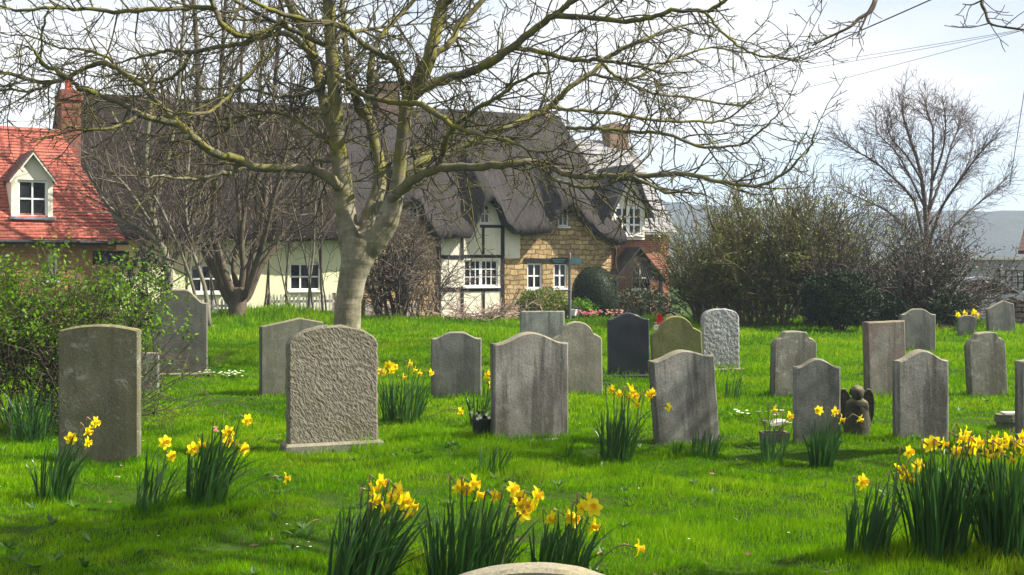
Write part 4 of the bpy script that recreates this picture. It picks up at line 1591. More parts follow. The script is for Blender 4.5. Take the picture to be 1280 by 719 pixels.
clump(835, 852, 572, 550, 9, [], 'short leaf blades at the left foot of the leaning headstone', 19, lean=.1, cat='leaf tuft', name='leaf_tuft', group=GL)
clump(858, 905, 575, 535, 36, [], 'wider leaf blades at the right foot of the leaning headstone', 20, lean=.12, cat='leaf tuft', name='leaf_tuft', group=GL)
clump(900, 930, 505, 470, 26, [], 'grassy leaf tuft below the silvery rock-faced headstone', 21, lean=.1, cat='leaf tuft', name='leaf_tuft', group=GL)


def primroses(px, py, wpx, n_, m, label, seed, pink=False):
    rg = random.Random(seed)
    d = gd(py)
    c_ = at(px, py, d)
    c_.z = ground(c_.x, d)
    root = empty('primrose_patch', c_, 0, label, 'flowers', 'primrose patches in the lawn')
    W = wpx / FPX * d
    fl_, lf_ = MB(), MB()
    for i in range(n_):
        p = Vector((rg.gauss(0, W * .3), rg.gauss(0, W * .25), rg.uniform(.05, .10)))
        for j in range(5):
            a_ = j * 2 * PI / 5 + rg.random()
            fl_.leaf(p, Vector((math.cos(a_), math.sin(a_) - .3, .3)).normalized(), Vector((0, -.5, 1)).normalized(), .018, .018)
    for i in range(n_ * 3):
        p = Vector((rg.gauss(0, W * .3), rg.gauss(0, W * .25), .02))
        a_ = rg.uniform(0, 2 * PI)
        lf_.leaf(p, Vector((math.cos(a_), math.sin(a_), .6)).normalized(), Vector((0, 0, 1)), .08, .03)
    fl_.build('blooms', m, root)
    lf_.build('foliage', M['leaf_hedge'], root)


primroses(292, 474, 34, 26, M['whitepetal'], 'white primrose patch on the grass right of the tall grey headstone', 31)
primroses(256, 473, 12, 8, M['whitepetal'], 'few white primroses at the foot of the tall grey headstone', 32)
primroses(926, 528, 20, 9, M['whitepetal'], 'pale primroses beside the leaning grey headstone', 33)
primroses(270, 543, 5, 8, M['pinkpetal'], 'pink blooms among the leaning daffodil clump', 34)
primroses(346, 552, 18, 7, M['leaf_olive'], 'green plantlet at the left foot of the rock-faced granite headstone', 35)
primroses(262, 410, 16, 6, M['whitepetal'], 'far white primroses below the grassy bank', 36)

# ------------------------------------------------------------------ trees
def catmull(pts, per=5):
    out = []
    n_ = len(pts)
    for i in range(n_ - 1):
        p0, p1, p2, p3 = pts[max(0, i - 1)], pts[i], pts[i + 1], pts[min(n_ - 1, i + 2)]
        for j in range(per):
            t_ = j / per
            out.append(tuple(.5 * (2 * b + (c - a) * t_ + (2 * a - 5 * b + 4 * c - d_) * t_ * t_ + (3 * b - a - 3 * c + d_) * t_ ** 3) for a, b, c, d_ in zip(p0, p1, p2, p3)))
    out.append(tuple(pts[-1]))
    return out


def perp(rg, d):
    while True:
        v_ = Vector((rg.gauss(0, 1), rg.gauss(0, 1), rg.gauss(0, 1)))
        q = d.cross(v_)
        if q.length > .2:
            return q.normalized()


def grow(rg, out, p, d, L, r, lvl, P, sink=None):
    """one shoot and, recursively, its side shoots. P: per-level lists."""
    seg = P['seg'][lvl]
    n_ = max(3, int(L / seg))
    pts, dirs = [p], [d]
    up = P['up'][lvl]
    wig = P['wig'][lvl]
    for i in range(n_):
        t_ = i / n_
        d = d + Vector((rg.gauss(0, wig), rg.gauss(0, wig), rg.gauss(0, wig) + up * (t_ - P['turn'])))
        d.normalize()
        p = p + d * (L / n_)
        pts.append(p)
        dirs.append(d)
    tip = max(P['rmin'] * .75, r * P['taper'])
    rad = [r + (tip - r) * (i / n_) for i in range(n_ + 1)]
    out.append((pts, rad, lvl))
    if lvl + 1 < len(P['seg']):
        sp_ = P['space'][lvl]
        cnt = max(1, int(L * (1 - P['bare'][lvl]) / sp_))
        sgn = rg.choice((-1, 1))
        ax0 = perp(rg, d)
        for k_ in range(cnt):
            t_ = P['bare'][lvl] + (1 - P['bare'][lvl]) * (k_ + rg.random() * .9) / cnt
            i = min(n_ - 1, int(t_ * n_))
            f_ = t_ * n_ - i
            q = pts[i].lerp(pts[i + 1], min(1, max(0, f_)))
            dd = dirs[i]
            ax = (ax0 + perp(rg, dd) * .8)
            ax = ax - dd * ax.dot(dd)
            if ax.length < .05:
                ax = perp(rg, dd)
            ax.normalize()
            sgn = -sgn
            ang = R(rg.uniform(*P['ang'][lvl]))
            nd = (dd * math.cos(ang) + ax * sgn * math.sin(ang)).normalized()
            cl = L * rg.uniform(*P['len'][lvl]) * (1 - .45 * t_)
            cl = max(P['minlen'][lvl], min(P['maxlen'][lvl], cl))
            grow(rg, out, q, nd, cl, max(P['rmin'], min(rad[i] * .75, P['rfac'][lvl] * r)), lvl + 1, P)
    return pts, dirs, rad


def mesh_shoots(mb, out, sides=(6, 5, 4, 3, 3)):
    for pts, rad, lvl in out:
        mb.tube(pts, rad, 6 if rad[0] > .03 else (4 if rad[0] > .013 else 3), cap=False)


# --- the big churchyard tree; limbs laid out as in the photograph, each running at its own depth
TY = 20.0
TWIG = dict(seg=[.13, .085, .06, .06], up=[.24, .32, .36, .2], turn=.30, wig=[.14, .17, .19, .18], taper=.5, rmin=.0068, space=[.17, .125, .12], bare=[.15, .15, .1],
            ang=[(35, 65), (35, 65), (35, 60)], len=[(.35, .6), (.35, .6), (.4, .6)], minlen=[.25, .10, .05], maxlen=[1.0, .45, .2], rfac=[.62, .7, .8], minr=0)
TWIG3 = {kk: (vv[:3] if isinstance(vv, list) and kk in ('seg', 'up', 'wig') else vv) for kk, vv in TWIG.items()}

LIMBS = [
    # (points, widths in px, depth offset at start, at end)
    ([(434, 452), (434, 425), (433.5, 408), (436, 375), (442, 342), (448, 320), (454, 302)], [46, 39, 35, 33, 36, 42, 36], 0, 0),
    ([(441, 338), (436, 300), (432, 262), (429, 235), (425, 200), (420, 163), (418, 115), (414, 60), (411, 0), (407, -70), (402, -150)], [26, 26, 25, 24, 22, 21, 18, 16, 15, 12, 8], .05, .6),
    ([(449, 326), (461, 310), (474, 295), (486, 277), (493, 255), (498, 220), (502, 180), (506, 150), (510, 126)], [30, 32, 29, 25, 21, 18, 17, 17, 16], 0, -.2),
    ([(450, 318), (456, 285), (464, 262), (473, 238), (475, 209), (468, 176), (460, 146)], [20, 19, 19, 18, 16, 14, 12], .12, .9),
    # from the left stem
    ([(420, 165), (408, 139), (397, 90), (382, 45), (361, 0), (345, -50)], [16, 15, 13, 12, 11, 7], .3, 1.6),
    # middle stem forks
    ([(461, 150), (449, 136), (437, 101), (433, 70), (430, 35), (427, -5), (425, -60)], [12, 11, 9, 8, 7, 6, 4], .9, 2.0),
    ([(460, 148), (462, 115), (464, 83), (474, 49), (498, 21), (522, -4), (550, -40)], [11, 9, 8, 7, 6, 5, 3], .9, 2.4),
    # right stem forks
    ([(508, 130), (523, 108), (537, 70), (547, 28), (554, 0), (562, -60), (566, -130)], [17, 18, 17, 15, 14, 11, 7], -.2, .3),
    ([(537, 76), (552, 62), (564, 52), (578, 28), (603, 0), (630, -30)], [9, 8, 8, 7, 6, 4], 0, .9),
    ([(509, 128), (528, 112), (550, 101), (589, 90), (613, 78), (641, 59), (676, 31), (700, 14), (722, -2), (760, -25)], [13, 12, 12, 11, 11, 10, 9, 8, 6, 4], -.2, -1.7),
    ([(640, 60), (669, 63), (708, 74), (752, 76), (790, 82), (830, 92)], [7, 7, 6, 5, 4, 2.5], -.9, -2.6),
    ([(694, 19), (741, 22), (781, 27), (813, 22), (846, 13), (885, 14), (904, 2), (915, -8)], [7, 7, 6.5, 6, 5.5, 5, 4, 3], -1.5, -3.2),
    ([(880, 14), (897, 35), (918, 54), (947, 69), (976, 72), (994, 76), (1010, 72)], [3.6, 3.4, 3.2, 3, 2.4, 2, 1.5], -3, -3.8),
    ([(508, 126), (503, 105), (495, 80), (467, 63), (450, 52), (436, 38), (418, 30), (370, 23), (328, 7), (300, -5)], [10, 10, 9, 8, 7, 7, 7, 6.5, 5, 4], -.2, -2.2),
    # long low right limbs
    ([(480, 268), (495, 243), (523, 221), (550, 210), (596, 209), (634, 205), (669, 203), (685, 208), (719, 220), (766, 220), (817, 219), (860, 217), (907, 228), (947, 233), (976, 220), (998, 200), (1010, 188), (1019, 165)], [16, 15, 13, 12, 10, 9.5, 9, 8.5, 8, 7, 6.5, 6, 5, 4.2, 3.8, 3.2, 2.6, 1.8], 0, -3.4),
    ([(672, 206), (690, 222), (715, 232), (750, 234), (790, 222), (830, 240), (853, 240), (880, 243)], [5.5, 5.5, 5, 4.5, 4, 3.5, 3, 2], -1.0, -2.6),
    ([(505, 220), (525, 203), (561, 191), (600, 172), (630, 160), (662, 146), (690, 132), (708, 112), (741, 90), (763, 69), (802, 51), (830, 40), (862, 30)], [12, 11, 10, 9, 9, 8.5, 8, 7, 6.5, 6, 5, 4, 2.5], .1, 2.6),
    ([(708, 160), (740, 160), (781, 164), (831, 168), (882, 184), (925, 181), (945, 168), (961, 155), (980, 133)], [5, 5, 4.5, 4.5, 4, 3.2, 2.8, 2.3, 1.6], -.6, -2.6),
    ([(690, 134), (720, 138), (768, 142), (820, 150), (865, 152), (905, 150), (938, 128), (950, 118)], [5, 4.5, 4.5, 4, 3.5, 3, 2.2, 1.5], 1.2, 2.6),
    ([(752, 78), (770, 95), (800, 112), (840, 120), (885, 126), (925, 132), (955, 122)], [4, 4, 3.5, 3.2, 2.8, 2.2, 1.4], 1.6, 3.4),
    ([(741, 92), (775, 100), (800, 95), (850, 70), (890, 60), (930, 66), (960, 60)], [4, 4, 3.5, 3.2, 2.6, 2, 1.4], 2.0, 4.2),
    # low arching limb over the trunk towards the viewer and right
    ([(418, 92), (434, 103), (460, 120), (495, 128), (523, 130), (545, 142), (572, 160), (600, 168), (640, 178), (672, 190), (700, 186)], [6, 6.5, 7, 8, 8, 8, 7, 6, 5.5, 4.5, 3], -.6, -2.8),
    ([(550, 205), (556, 180), (566, 160), (590, 140), (625, 120), (650, 100), (690, 90)], [8, 8, 7, 6, 5, 4, 2.5], -.4, -3.0),
    # long low left limbs
    ([(428, 238), (415, 226), (397, 214), (370, 210), (321, 210), (298, 199), (270, 192), (239, 170), (223, 156), (200, 150), (172, 142), (156, 131), (122, 118), (100, 111), (86, 97), (56, 82), (42, 64), (32, 58)], [15, 13, 12, 11, 10.5, 10.5, 10.5, 10, 9.5, 8.5, 8, 7.5, 6.5, 6, 5.5, 4.5, 3.5, 2], .1, -2.6),
    ([(223, 157), (206, 136), (178, 108), (147, 86), (128, 79), (111, 83), (92, 93), (64, 103), (28, 97), (0, 90), (-40, 86)], [8, 7.5, 7, 6.5, 6.5, 6, 6, 5.5, 5, 4, 3], -1.2, .6),
    ([(66, 103), (50, 110), (36, 113), (0, 113), (-40, 120)], [4, 3.6, 3.4, 3, 2], -.4, .4),
    ([(306, 208), (290, 216), (276, 218), (236, 224), (205, 220), (186, 222)], [6, 6.5, 6, 5, 4, 2.5], -.5, -1.9),
    ([(172, 142), (160, 152), (130, 162), (105, 160), (86, 158)], [5, 4.5, 4, 3, 2], -1.8, -2.6),
    # upper left limbs
    ([(395, 72), (362, 44), (345, 42), (320, 50), (278, 58), (236, 65), (209, 63), (189, 68), (160, 75)], [8, 7.5, 7, 7, 6, 5.5, 5, 4, 3], .6, 2.2),
    ([(345, 60), (320, 86), (288, 118), (265, 138), (240, 142), (215, 140), (190, 128)], [5, 5, 5, 4.5, 4, 3, 2], .4, -1.5),
    ([(240, 64), (234, 75), (228, 86), (209, 99), (189, 103), (160, 96), (140, 100)], [5, 5, 5, 4, 3.5, 2.8, 2], 1.6, 2.6),
    ([(362, 24), (330, 40), (300, 44), (275, 28), (267, 11), (236, 10), (200, 12), (150, 14), (106, 12), (70, 10), (25, 14), (0, 8), (-30, -5)], [7, 7.5, 7.5, 7.5, 7, 6.5, 6, 5.5, 5, 4.5, 4, 3, 2], -1.4, -3.0),
    ([(270, 12), (262, -6), (256, -40)], [6, 5, 3], -1.8, -2.2),
    ([(412, 100), (396, 112), (372, 120), (345, 120), (310, 112), (280, 120), (255, 128)], [5, 4.6, 4.2, 4, 3.5, 3, 2], .4, 2.0),
    ([(416, 180), (398, 168), (370, 150), (340, 140), (300, 150), (262, 172), (235, 178)], [6, 5.6, 5, 4.5, 4, 3, 2], .3, 2.4),
    ([(150, 86), (130, 70), (105, 62), (75, 60), (40, 46), (12, 44)], [4, 3.6, 3.2, 3, 2.5, 1.6], -.6, .4),
    ([(60, 14), (52, 40), (50, 66), (38, 84), (22, 96)], [3, 2.8, 2.6, 2.2, 1.5], -2.7, -2.2),
    ([(475, 208), (490, 200), (510, 196), (540, 190), (562, 178), (600, 178)], [5, 4.6, 4.2, 4, 3, 2], .9, 2.6),
]
rg = random.Random(42)
tb = Vector((at(433, 452, TY).x, TY, ground(at(433, 452, TY).x, TY)))
tree = empty('churchyard_tree', tb, 0, 'large bare spreading tree with pale trunk and mossy limbs above the headstones', 'tree')
trunk, limbs, crown = MB(), MB(), MB()
shoots = []
for li, (pp, wid, d0, d1) in enumerate(LIMBS):
    n_ = len(pp)
    raw = []
    acc = [0]
    for a_, b_ in zip(pp, pp[1:]):
        acc.append(acc[-1] + math.hypot(b_[0] - a_[0], b_[1] - a_[1]))
    for i, (q, wq) in enumerate(zip(pp, wid)):
        f_ = acc[i] / acc[-1]
        Y_ = TY + d0 + (d1 - d0) * f_ + (.12 * math.sin(i * 1.9 + li) if (0 < i < n_ - 1 and li > 3) else 0)
        p = at(q[0], q[1], Y_)
        raw.append((p.x, p.y, p.z, wq / 2 / FPX * Y_))
    sm_ = catmull(raw, 5)
    jit = .010 if li > 3 else .004
    pts = [Vector(q[:3]) - tb + (Vector((rg.gauss(0, jit), rg.gauss(0, jit), rg.gauss(0, jit))) if 1 < i < len(sm_) - 1 else Vector()) for i, q in enumerate(sm_)]
    rad = [max(.007, q[3]) * (1 + (.08 if li < 4 else .12) * noise.noise((i * .7, li * 3.3, 0))) for i, q in enumerate(sm_)]
    if li == 0:
        pts[0].z -= .25
        for i in range(4):
            rad[i] *= 1 + .32 * (1 - i / 4) ** 2
    (trunk if li < 4 else limbs).tube(pts, rad, 16 if li < 4 else (9 if rad[0] > .05 else 6))
    if li == 0:
        continue
    # side shoots along the limb
    s_ = 0
    L_ = sum((b_ - a_).length for a_, b_ in zip(pts, pts[1:]))
    nxt = (1.3 if li in (1, 2, 3) else .35)
    step = .145
    sgn = 1
    ax0 = Vector((0, .45, .9))
    for i in range(len(pts) - 1):
        seg_ = pts[i + 1] - pts[i]
        sl_ = seg_.length
        while s_ + sl_ > nxt and sl_ > 0:
            f_ = (nxt - s_) / sl_
            q = pts[i].lerp(pts[i + 1], f_)
            dd = seg_.normalized()
            tq = nxt / L_
            ax = Vector((rg.gauss(0, .6), rg.gauss(0, .75), rg.gauss(.05, .8)))
            ax = ax - dd * ax.dot(dd)
            ax.normalize()
            ang = R(rg.uniform(32, 68))
            nd = (dd * math.cos(ang) + ax * math.sin(ang)).normalized()
            len_ = rg.uniform(.45, 1.35) * (1.25 - .55 * tq)
            if q.z + tb.z < 2.6:
                len_ *= .7
            grow(rg, shoots, q, nd, len_, max(.0075, min(rad[i] * .55, .0145)), 0, TWIG3)
            nxt += step * rg.uniform(.5, 1.6)
        s_ += sl_
    grow(rg, shoots, pts[-1], (pts[-1] - pts[-2]).normalized(), rg.uniform(.6, 1.0), rad[-1] * .9, 0, TWIG3)
# further limbs rising out of the frame and away behind
big = dict(TWIG, seg=[.30, .16, .10, .08], up=[.10, .16, .22, .25], wig=[.09, .11, .14, .16], rmin=.006, space=[.30, .17, .13], bare=[.2, .15, .15], maxlen=[1.5, .6, .25], minlen=[.4, .15, .08], taper=.25)
for (px, py, dY, az_, el, L, r) in ((418, 110, .3, 100, 35, 3.6, .05), (414, 50, .4, 60, 30, 3.4, .045), (414, 60, .4, 200, 25, 3.6, .045), (545, 40, .2, 80, 30, 3.4, .045), (550, 10, .3, -60, 25, 3.0, .04),
                                    (411, -20, .5, 160, 40, 3.4, .045), (560, -40, .3, 20, 35, 3.6, .045), (409, -50, .5, -70, 35, 3.0, .04), (563, -80, .3, 130, 45, 3.0, .04), (404, -110, .5, 60, 50, 2.6, .035),
                                    (462, 120, 1.0, 85, 30, 3.0, .04), (500, 190, 0, 75, 18, 3.2, .04), (424, 205, .2, 110, 20, 3.2, .04)):
    p = at(px, py, TY + dY) - tb
    a_, e_ = R(az_), R(el)
    grow(rg, shoots, p, Vector((math.cos(a_) * math.cos(e_), math.sin(a_) * math.cos(e_), math.sin(e_))), L, r, 0, dict(big, turn=.4))
mesh_shoots(crown, shoots)
to = trunk.build('trunk', M['bark'], tree, True)
rmod = to.modifiers.new('remesh', 'REMESH')
rmod.mode = 'VOXEL'
rmod.voxel_size = .020
rmod.use_smooth_shade = True
smd = to.modifiers.new('smooth', 'SMOOTH')
smd.iterations = 10
limbs.build('limbs', M['bark'], tree, True)
crown.build('crown', M['twig'], tree, True)
print('main tree shoots', len(shoots), len(crown.v))


def stem_plant(name, base, label, cat, stems, P, mats, seed, group=None, leaf=None, trunk_r=None, wood_split=0):
    """a plant of several stems. stems: (dx, dy, azimuth, elevation, length, radius). leaf: (material, count, size, zmin, zmax, part name)."""
    rg = random.Random(seed)
    root = empty(name, base, 0, label, cat, group)
    st, tw = MB(), MB()
    sh = []
    for (dx, dy, az_, el, L, r) in stems:
        a_, e_ = R(az_), R(el)
        grow(rg, sh, Vector((dx, dy, -.08)), Vector((math.cos(a_) * math.cos(e_), math.sin(a_) * math.cos(e_), math.sin(e_))), L, r, 0, P)
    for s in sh:
        (st if s[2] <= wood_split else tw).tube(s[0], s[1], 8 if s[1][0] > .06 else (5 if s[1][0] > .02 else 3), cap=False)
    if st.v:
        st.build('stems', mats[0], root, True)
    if tw.v:
        tw.build('twigs', mats[1], root, True)
    if leaf:
        for (lm_, cnt, size, zmin, zmax, pn_) in leaf:
            pool = [p for s in sh for p in s[0][1:] if zmin < p.z < zmax]
            lb = MB()
            for i in range(cnt):
                p = rg.choice(pool)
                p = p + Vector((rg.gauss(0, size * .8), rg.gauss(0, size * .8), rg.gauss(0, size * .8)))
                d_ = Vector((rg.gauss(0, 1), rg.gauss(0, 1), rg.gauss(.3, .8))).normalized()
                nn = Vector((rg.gauss(0, .6), rg.gauss(0, .6), 1)).normalized()
                s = size * rg.uniform(.6, 1.3)
                lb.leaf(p, d_, nn, s, s * .55)
            lb.build(pn_, lm_, root)
    return root, sh


def gp(px, py, d=None):
    d = d or gd(py)
    p = at(px, py, d)
    return Vector((p.x, d, ground(p.x, d)))


# --- hedge bush at the left with fresh leaves
rg = random.Random(77)
PB = dict(seg=[.16, .10, .07], up=[.05, .1, .1], turn=.5, wig=[.10, .16, .2], taper=.35, rmin=.0022, space=[.11, .09], bare=[.25, .1], ang=[(25, 60), (30, 65)], len=[(.25, .5), (.3, .6)], minlen=[.15, .06], maxlen=[.6, .25], rfac=[.6, .7])
bz = gp(75, 550, 10.9)
st = []
for i in range(85):
    dx = rg.uniform(-1.0, .42)
    st.append((dx, rg.uniform(-.35, .45), rg.uniform(0, 360), rg.uniform(62, 88), rg.uniform(1.25, 1.72) * (1 - .12 * max(0, dx)), rg.uniform(.006, .014)))
for i in range(16):
    st.append((rg.uniform(-.1, .4), rg.uniform(-.3, .3), rg.uniform(-25, 25), rg.uniform(36, 56), rg.uniform(1.0, 1.4), rg.uniform(.006, .011)))
stem_plant('hedge_bush', bz, 'leafy green hedge bush with bare lower stems at the left edge', 'bush', st, PB, (M['darkbark'], M['darkbark']), 78,
           leaf=[(M['leaf_hedge'], 8800, .044, .85, 2.3, 'foliage'), (M['leaf_hedge'], 1500, .036, .35, .9, 'low_foliage')])

# --- vase-shaped bare tree by the cream cottage
PT = dict(seg=[.35, .25, .16, .12], up=[.02, .05, .06, .05], turn=.2, wig=[.05, .10, .14, .16], taper=.3, rmin=.0085, space=[.42, .30, .24], bare=[.28, .2, .1], ang=[(18, 42), (25, 55), (30, 60)], len=[(.25, .42), (.35, .6), (.4, .7)], minlen=[.5, .25, .15], maxlen=[2.2, 1.0, .5], rfac=[.42, .55, .7])
PT3 = {kk: (vv[:3] if kk in ('seg', 'up', 'wig') else vv) for kk, vv in PT.items()}
b1 = gp(297, 397, 31.4)
root = empty('vase_tree', b1, 0, 'bare many-stemmed tree with dark forked trunk before the cream cottage', 'tree')
tr, cr = MB(), MB()
fork = Vector((.0, 0, .62))
tr.tube([Vector((0, 0, -.25)), Vector((0, 0, .1)), Vector((.0, 0, .45)), fork + Vector((0, 0, .15))], [.32, .25, .23, .25], 14)
rg = random.Random(12)
sh = []
TY1 = 31.4
for (tgt, wpx, dY) in (([(286, 372), (272, 335), (262, 300), (256, 240), (250, 150), (246, 60), (240, -30)], 15, .2), ([(288, 362), (274, 320), (266, 280), (270, 200), (276, 100), (282, 0)], 12, -.5), ([(296, 360), (292, 330), (300, 290), (296, 220), (300, 120), (306, 20)], 8, .7),
                       ([(300, 365), (304, 335), (302, 295), (310, 230), (322, 140), (330, 40)], 9, -.2), ([(306, 368), (312, 340), (320, 300), (330, 260), (336, 190), (345, 90), (350, 0)], 12, .3), ([(308, 365), (322, 325), (332, 290), (344, 240), (362, 170), (378, 90)], 9, -.6),
                       ([(310, 372), (326, 335), (345, 305), (365, 275), (385, 240), (408, 200)], 8, .9), ([(284, 366), (266, 338), (252, 310), (236, 260), (222, 200), (212, 130)], 8, .5)):
    raw = [(fork.x, fork.y, fork.z - .2, wpx * .5 / FPX * TY1 * 1.15)]
    for i, q in enumerate(tgt):
        p = at(q[0], q[1], TY1 + dY * (i + 1) / len(tgt) * 2) - b1
        raw.append((p.x, p.y, p.z, wpx * .5 / FPX * TY1 * (1 - .78 * i / len(tgt))))
    cm = catmull(raw, 4)
    pts = [Vector(q[:3]) for q in cm]
    tr.tube(pts, [q[3] for q in cm], 8)
    nn = len(pts)
    for i in range(6, nn - 1):
        for rep in range(3):
            if rg.random() < (.9 if pts[i].z > 2.6 else .35):
                dd = (pts[i + 1] - pts[i]).normalized()
                ax = perp(rg, dd)
                an = R(rg.uniform(20, 55))
                grow(rg, sh, pts[i].lerp(pts[i + 1], rg.random()), (dd * math.cos(an) + ax * math.sin(an)).normalized(), rg.uniform(.7, 1.9), min(cm[i][3] * .5, .025), 0, PT3)
mesh_shoots(cr, sh)
tr.build('trunk', M['darkbark'], root, True)
cr.build('crown', M['greytwig'], root, True)
print('vase', len(sh))

# --- leaning bare tree left of it
b2 = gp(206, 400, 29.0)
root = empty('leaning_tree', b2, 0, 'bare tree with pale slanting stems behind the hedge bush and tall headstone', 'tree')
tr, cr = MB(), MB()
sh = []
for (tgt, wpx, dY) in (([(206, 400), (209, 370), (211, 345), (206, 318), (196, 290), (186, 250), (182, 200), (186, 150), (192, 80)], 13, 0), ([(210, 348), (216, 325), (228, 308), (240, 296), (254, 270), (262, 240)], 7, .5),
                       ([(206, 318), (190, 296), (165, 280), (140, 262), (124, 240), (110, 215)], 6, -.4), ([(190, 268), (200, 230), (214, 180), (222, 120), (228, 50), (232, -30)], 8, .6), ([(186, 262), (172, 220), (160, 180), (140, 140)], 5, .2),
                       ([(196, 292), (170, 250), (150, 225), (128, 205), (105, 190)], 5, -.6), ([(250, 400), (244, 370), (228, 320), (206, 270), (190, 240)], 5, -.2), ([(262, 398), (256, 360), (240, 310), (232, 260), (236, 200), (240, 120)], 6, .3)):
    raw = []
    for i, q in enumerate(tgt):
        p = at(q[0], q[1], 29 + dY * i / len(tgt) * 2) - b2
        raw.append((p.x, p.y, p.z - (.2 if i == 0 and q[1] > 390 else 0), wpx * .5 / FPX * 29 * (1 - .7 * i / len(tgt))))
    cm = catmull(raw, 4)
    pts = [Vector(q[:3]) for q in cm]
    tr.tube(pts, [q[3] for q in cm], 8)
    for i in range(6, len(pts) - 1):
        for rep in range(3):
            if rg.random() < .75:
                dd = (pts[i + 1] - pts[i]).normalized()
                ax = perp(rg, dd)
                an = R(rg.uniform(20, 55))
                grow(rg, sh, pts[i], (dd * math.cos(an) + ax * math.sin(an)).normalized(), rg.uniform(.6, 1.5), min(cm[i][3] * .5, .02), 0, PT3)
mesh_shoots(cr, sh)
tr.build('trunk', M['palebark'], root, True)
cr.build('crown', M['greytwig'], root, True)

# --- slim pale saplings in front of the thatch
GSAP = 'slim pale saplings before the thatch'
PS = dict(PT3, space=[.34, .26, .2], rmin=.008, bare=[.2, .15, .1])
for i, (px, d, H_, az_) in enumerate(((232, 33, 9.5, 80), (266, 33.4, 8.6, 100), (330, 32.8, 9.6, 85), (356, 33.2, 8.0, 70), (384, 32.6, 7.2, 95), (402, 33.3, 6.2, 60), (180, 32.5, 6.5, 100))):
    p = gp(px, 395, d)
    stem_plant('sapling', p, ['slim sapling left of the vase-shaped bare tree', 'slim sapling just behind the left stems of the vase-shaped tree', 'tall slim sapling rising behind the vase-shaped tree', 'slim sapling left of the cream cottage right window',
                              'slim sapling in front of the cream cottage right window', 'shortest slim sapling close to the big pale trunk', 'slim sapling above the hedge bush before the dark thatch'][i], 'sapling',
               [(0, 0, az_, 86, H_, .038), (.15, .1, az_ + 160, 80, H_ * .8, .026)], PS, (M['palebark'], M['greytwig']), 100 + i, GSAP)

# --- dark bare bush before the timber cottage
PD = dict(seg=[.22, .14, .10], up=[.04, .08, .1], turn=.3, wig=[.10, .16, .18], taper=.3, rmin=.0085, space=[.20, .17], bare=[.2, .1], ang=[(25, 60), (30, 65)], len=[(.3, .55), (.3, .6)], minlen=[.3, .12], maxlen=[1.1, .45], rfac=[.5, .7])


def bushstems(seed, n_, W, L0, L1, r0, r1, e0=45, e1=85, D=None):
    rg = random.Random(seed)
    D = D or W * .5
    o_ = []
    for i in range(n_):
        a_ = rg.uniform(0, 360)
        x = rg.uniform(-W / 2, W / 2) * .5
        o_.append((x, rg.uniform(-D / 2, D / 2) * .5, a_, rg.uniform(e0, e1), rg.uniform(L0, L1), rg.uniform(r0, r1)))
    return o_


stem_plant('bare_shrub', gp(488, 400, 32.6), 'dark leafless shrub between the big trunk and the timber framed wall', 'shrub', bushstems(5, 26, 1.5, 2.0, 3.4, .025, .05, 55, 88), PD, (M['darkbark'], M['greytwig']), 61)
stem_plant('bare_shrub', gp(528, 402, 33.4), 'thin leafless shrub with branches spread over the timber framed wall', 'shrub', bushstems(6, 20, 1.6, 1.8, 3.0, .014, .028, 35, 80), PD, (M['deadwood'], M['greytwig']), 62)
# brush pile
rg = random.Random(9)
root = empty('brush_pile', gp(612, 402, 32.4), 0, 'tangled pile of dry cut branches below the timber framed window', 'brush pile')
sh = []
for i in range(70):
    a_ = R(rg.uniform(0, 360))
    grow(rg, sh, Vector((rg.gauss(0, .75), rg.gauss(0, .35), rg.uniform(0, .25))), Vector((math.cos(a_), math.sin(a_) * .6, rg.uniform(-.05, .45))).normalized(), rg.uniform(.5, 1.3), rg.uniform(.010, .02), 1, PD)
mb = MB()
mesh_shoots(mb, sh)
mb.build('branches', plain('grey_pink_twig', (.30, .22, .17), .9, .15, .4, 3), root, True)


def leafball(name, base, rx, ry, rz, label, cat, lm_, n_, size, seed, group=None, squash=1.0, lump=.10, up=.0, core=True):
    """clipped shrub: short twigs under a thick shell of leaves."""
    rg = random.Random(seed)
    root = empty(name, base, 0, label, cat, group)
    tw, lf = MB(), MB()
    for i in range(40):
        a_, e_ = rg.uniform(0, 2 * PI), rg.uniform(.2, 1.4)
        tip = Vector((math.cos(a_) * math.cos(e_) * rx * .8, math.sin(a_) * math.cos(e_) * ry * .8, rz * (.75 + .75 * math.sin(e_)) * .9))
        tw.tube([Vector((rg.uniform(-.1, .1), rg.uniform(-.1, .1), -.05)), tip * .5 + Vector((0, 0, .1)), tip], [.02, .014, .008], 4)
    tw.build('stems', M['darkbark'], root)
    if lump < .03:
        lf.ball((0, 0, rz), rx * .93, ry * .93, rz * .94, 24, 16)
    for i in range(n_):
        v_ = Vector((rg.gauss(0, 1), rg.gauss(0, 1), rg.gauss(0, 1))).normalized()
        if v_.z < -.75:
            continue
        f_ = 1 + lump * noise.noise(v_ * 2.2 + Vector((seed, 0, 0))) * 2 + lump * .6 * noise.noise(v_ * 6 + Vector((0, seed, 0)))
        dep = rg.random() ** 2 * (.30 if lump > .03 else .07)
        if rg.random() < .03 and lump > .03:
            f_ += rg.uniform(0, .1)
        p = Vector((v_.x * rx, v_.y * ry, rz + v_.z * rz)) 
        c_ = Vector((0, 0, rz))
        p = c_ + (p - c_) * (f_ - dep)
        d_ = (v_ * .6 + Vector((rg.gauss(0, .6), rg.gauss(0, .6), rg.gauss(.2 + up, .6)))).normalized()
        nn = (v_ + Vector((rg.gauss(0, .5), rg.gauss(0, .5), rg.gauss(0, .5)))).normalized()
        s = size * rg.uniform(.6, 1.3)
        lf.leaf(p, d_, nn, s, s * .55)
    lf.build('foliage', lm_, root)
    return root


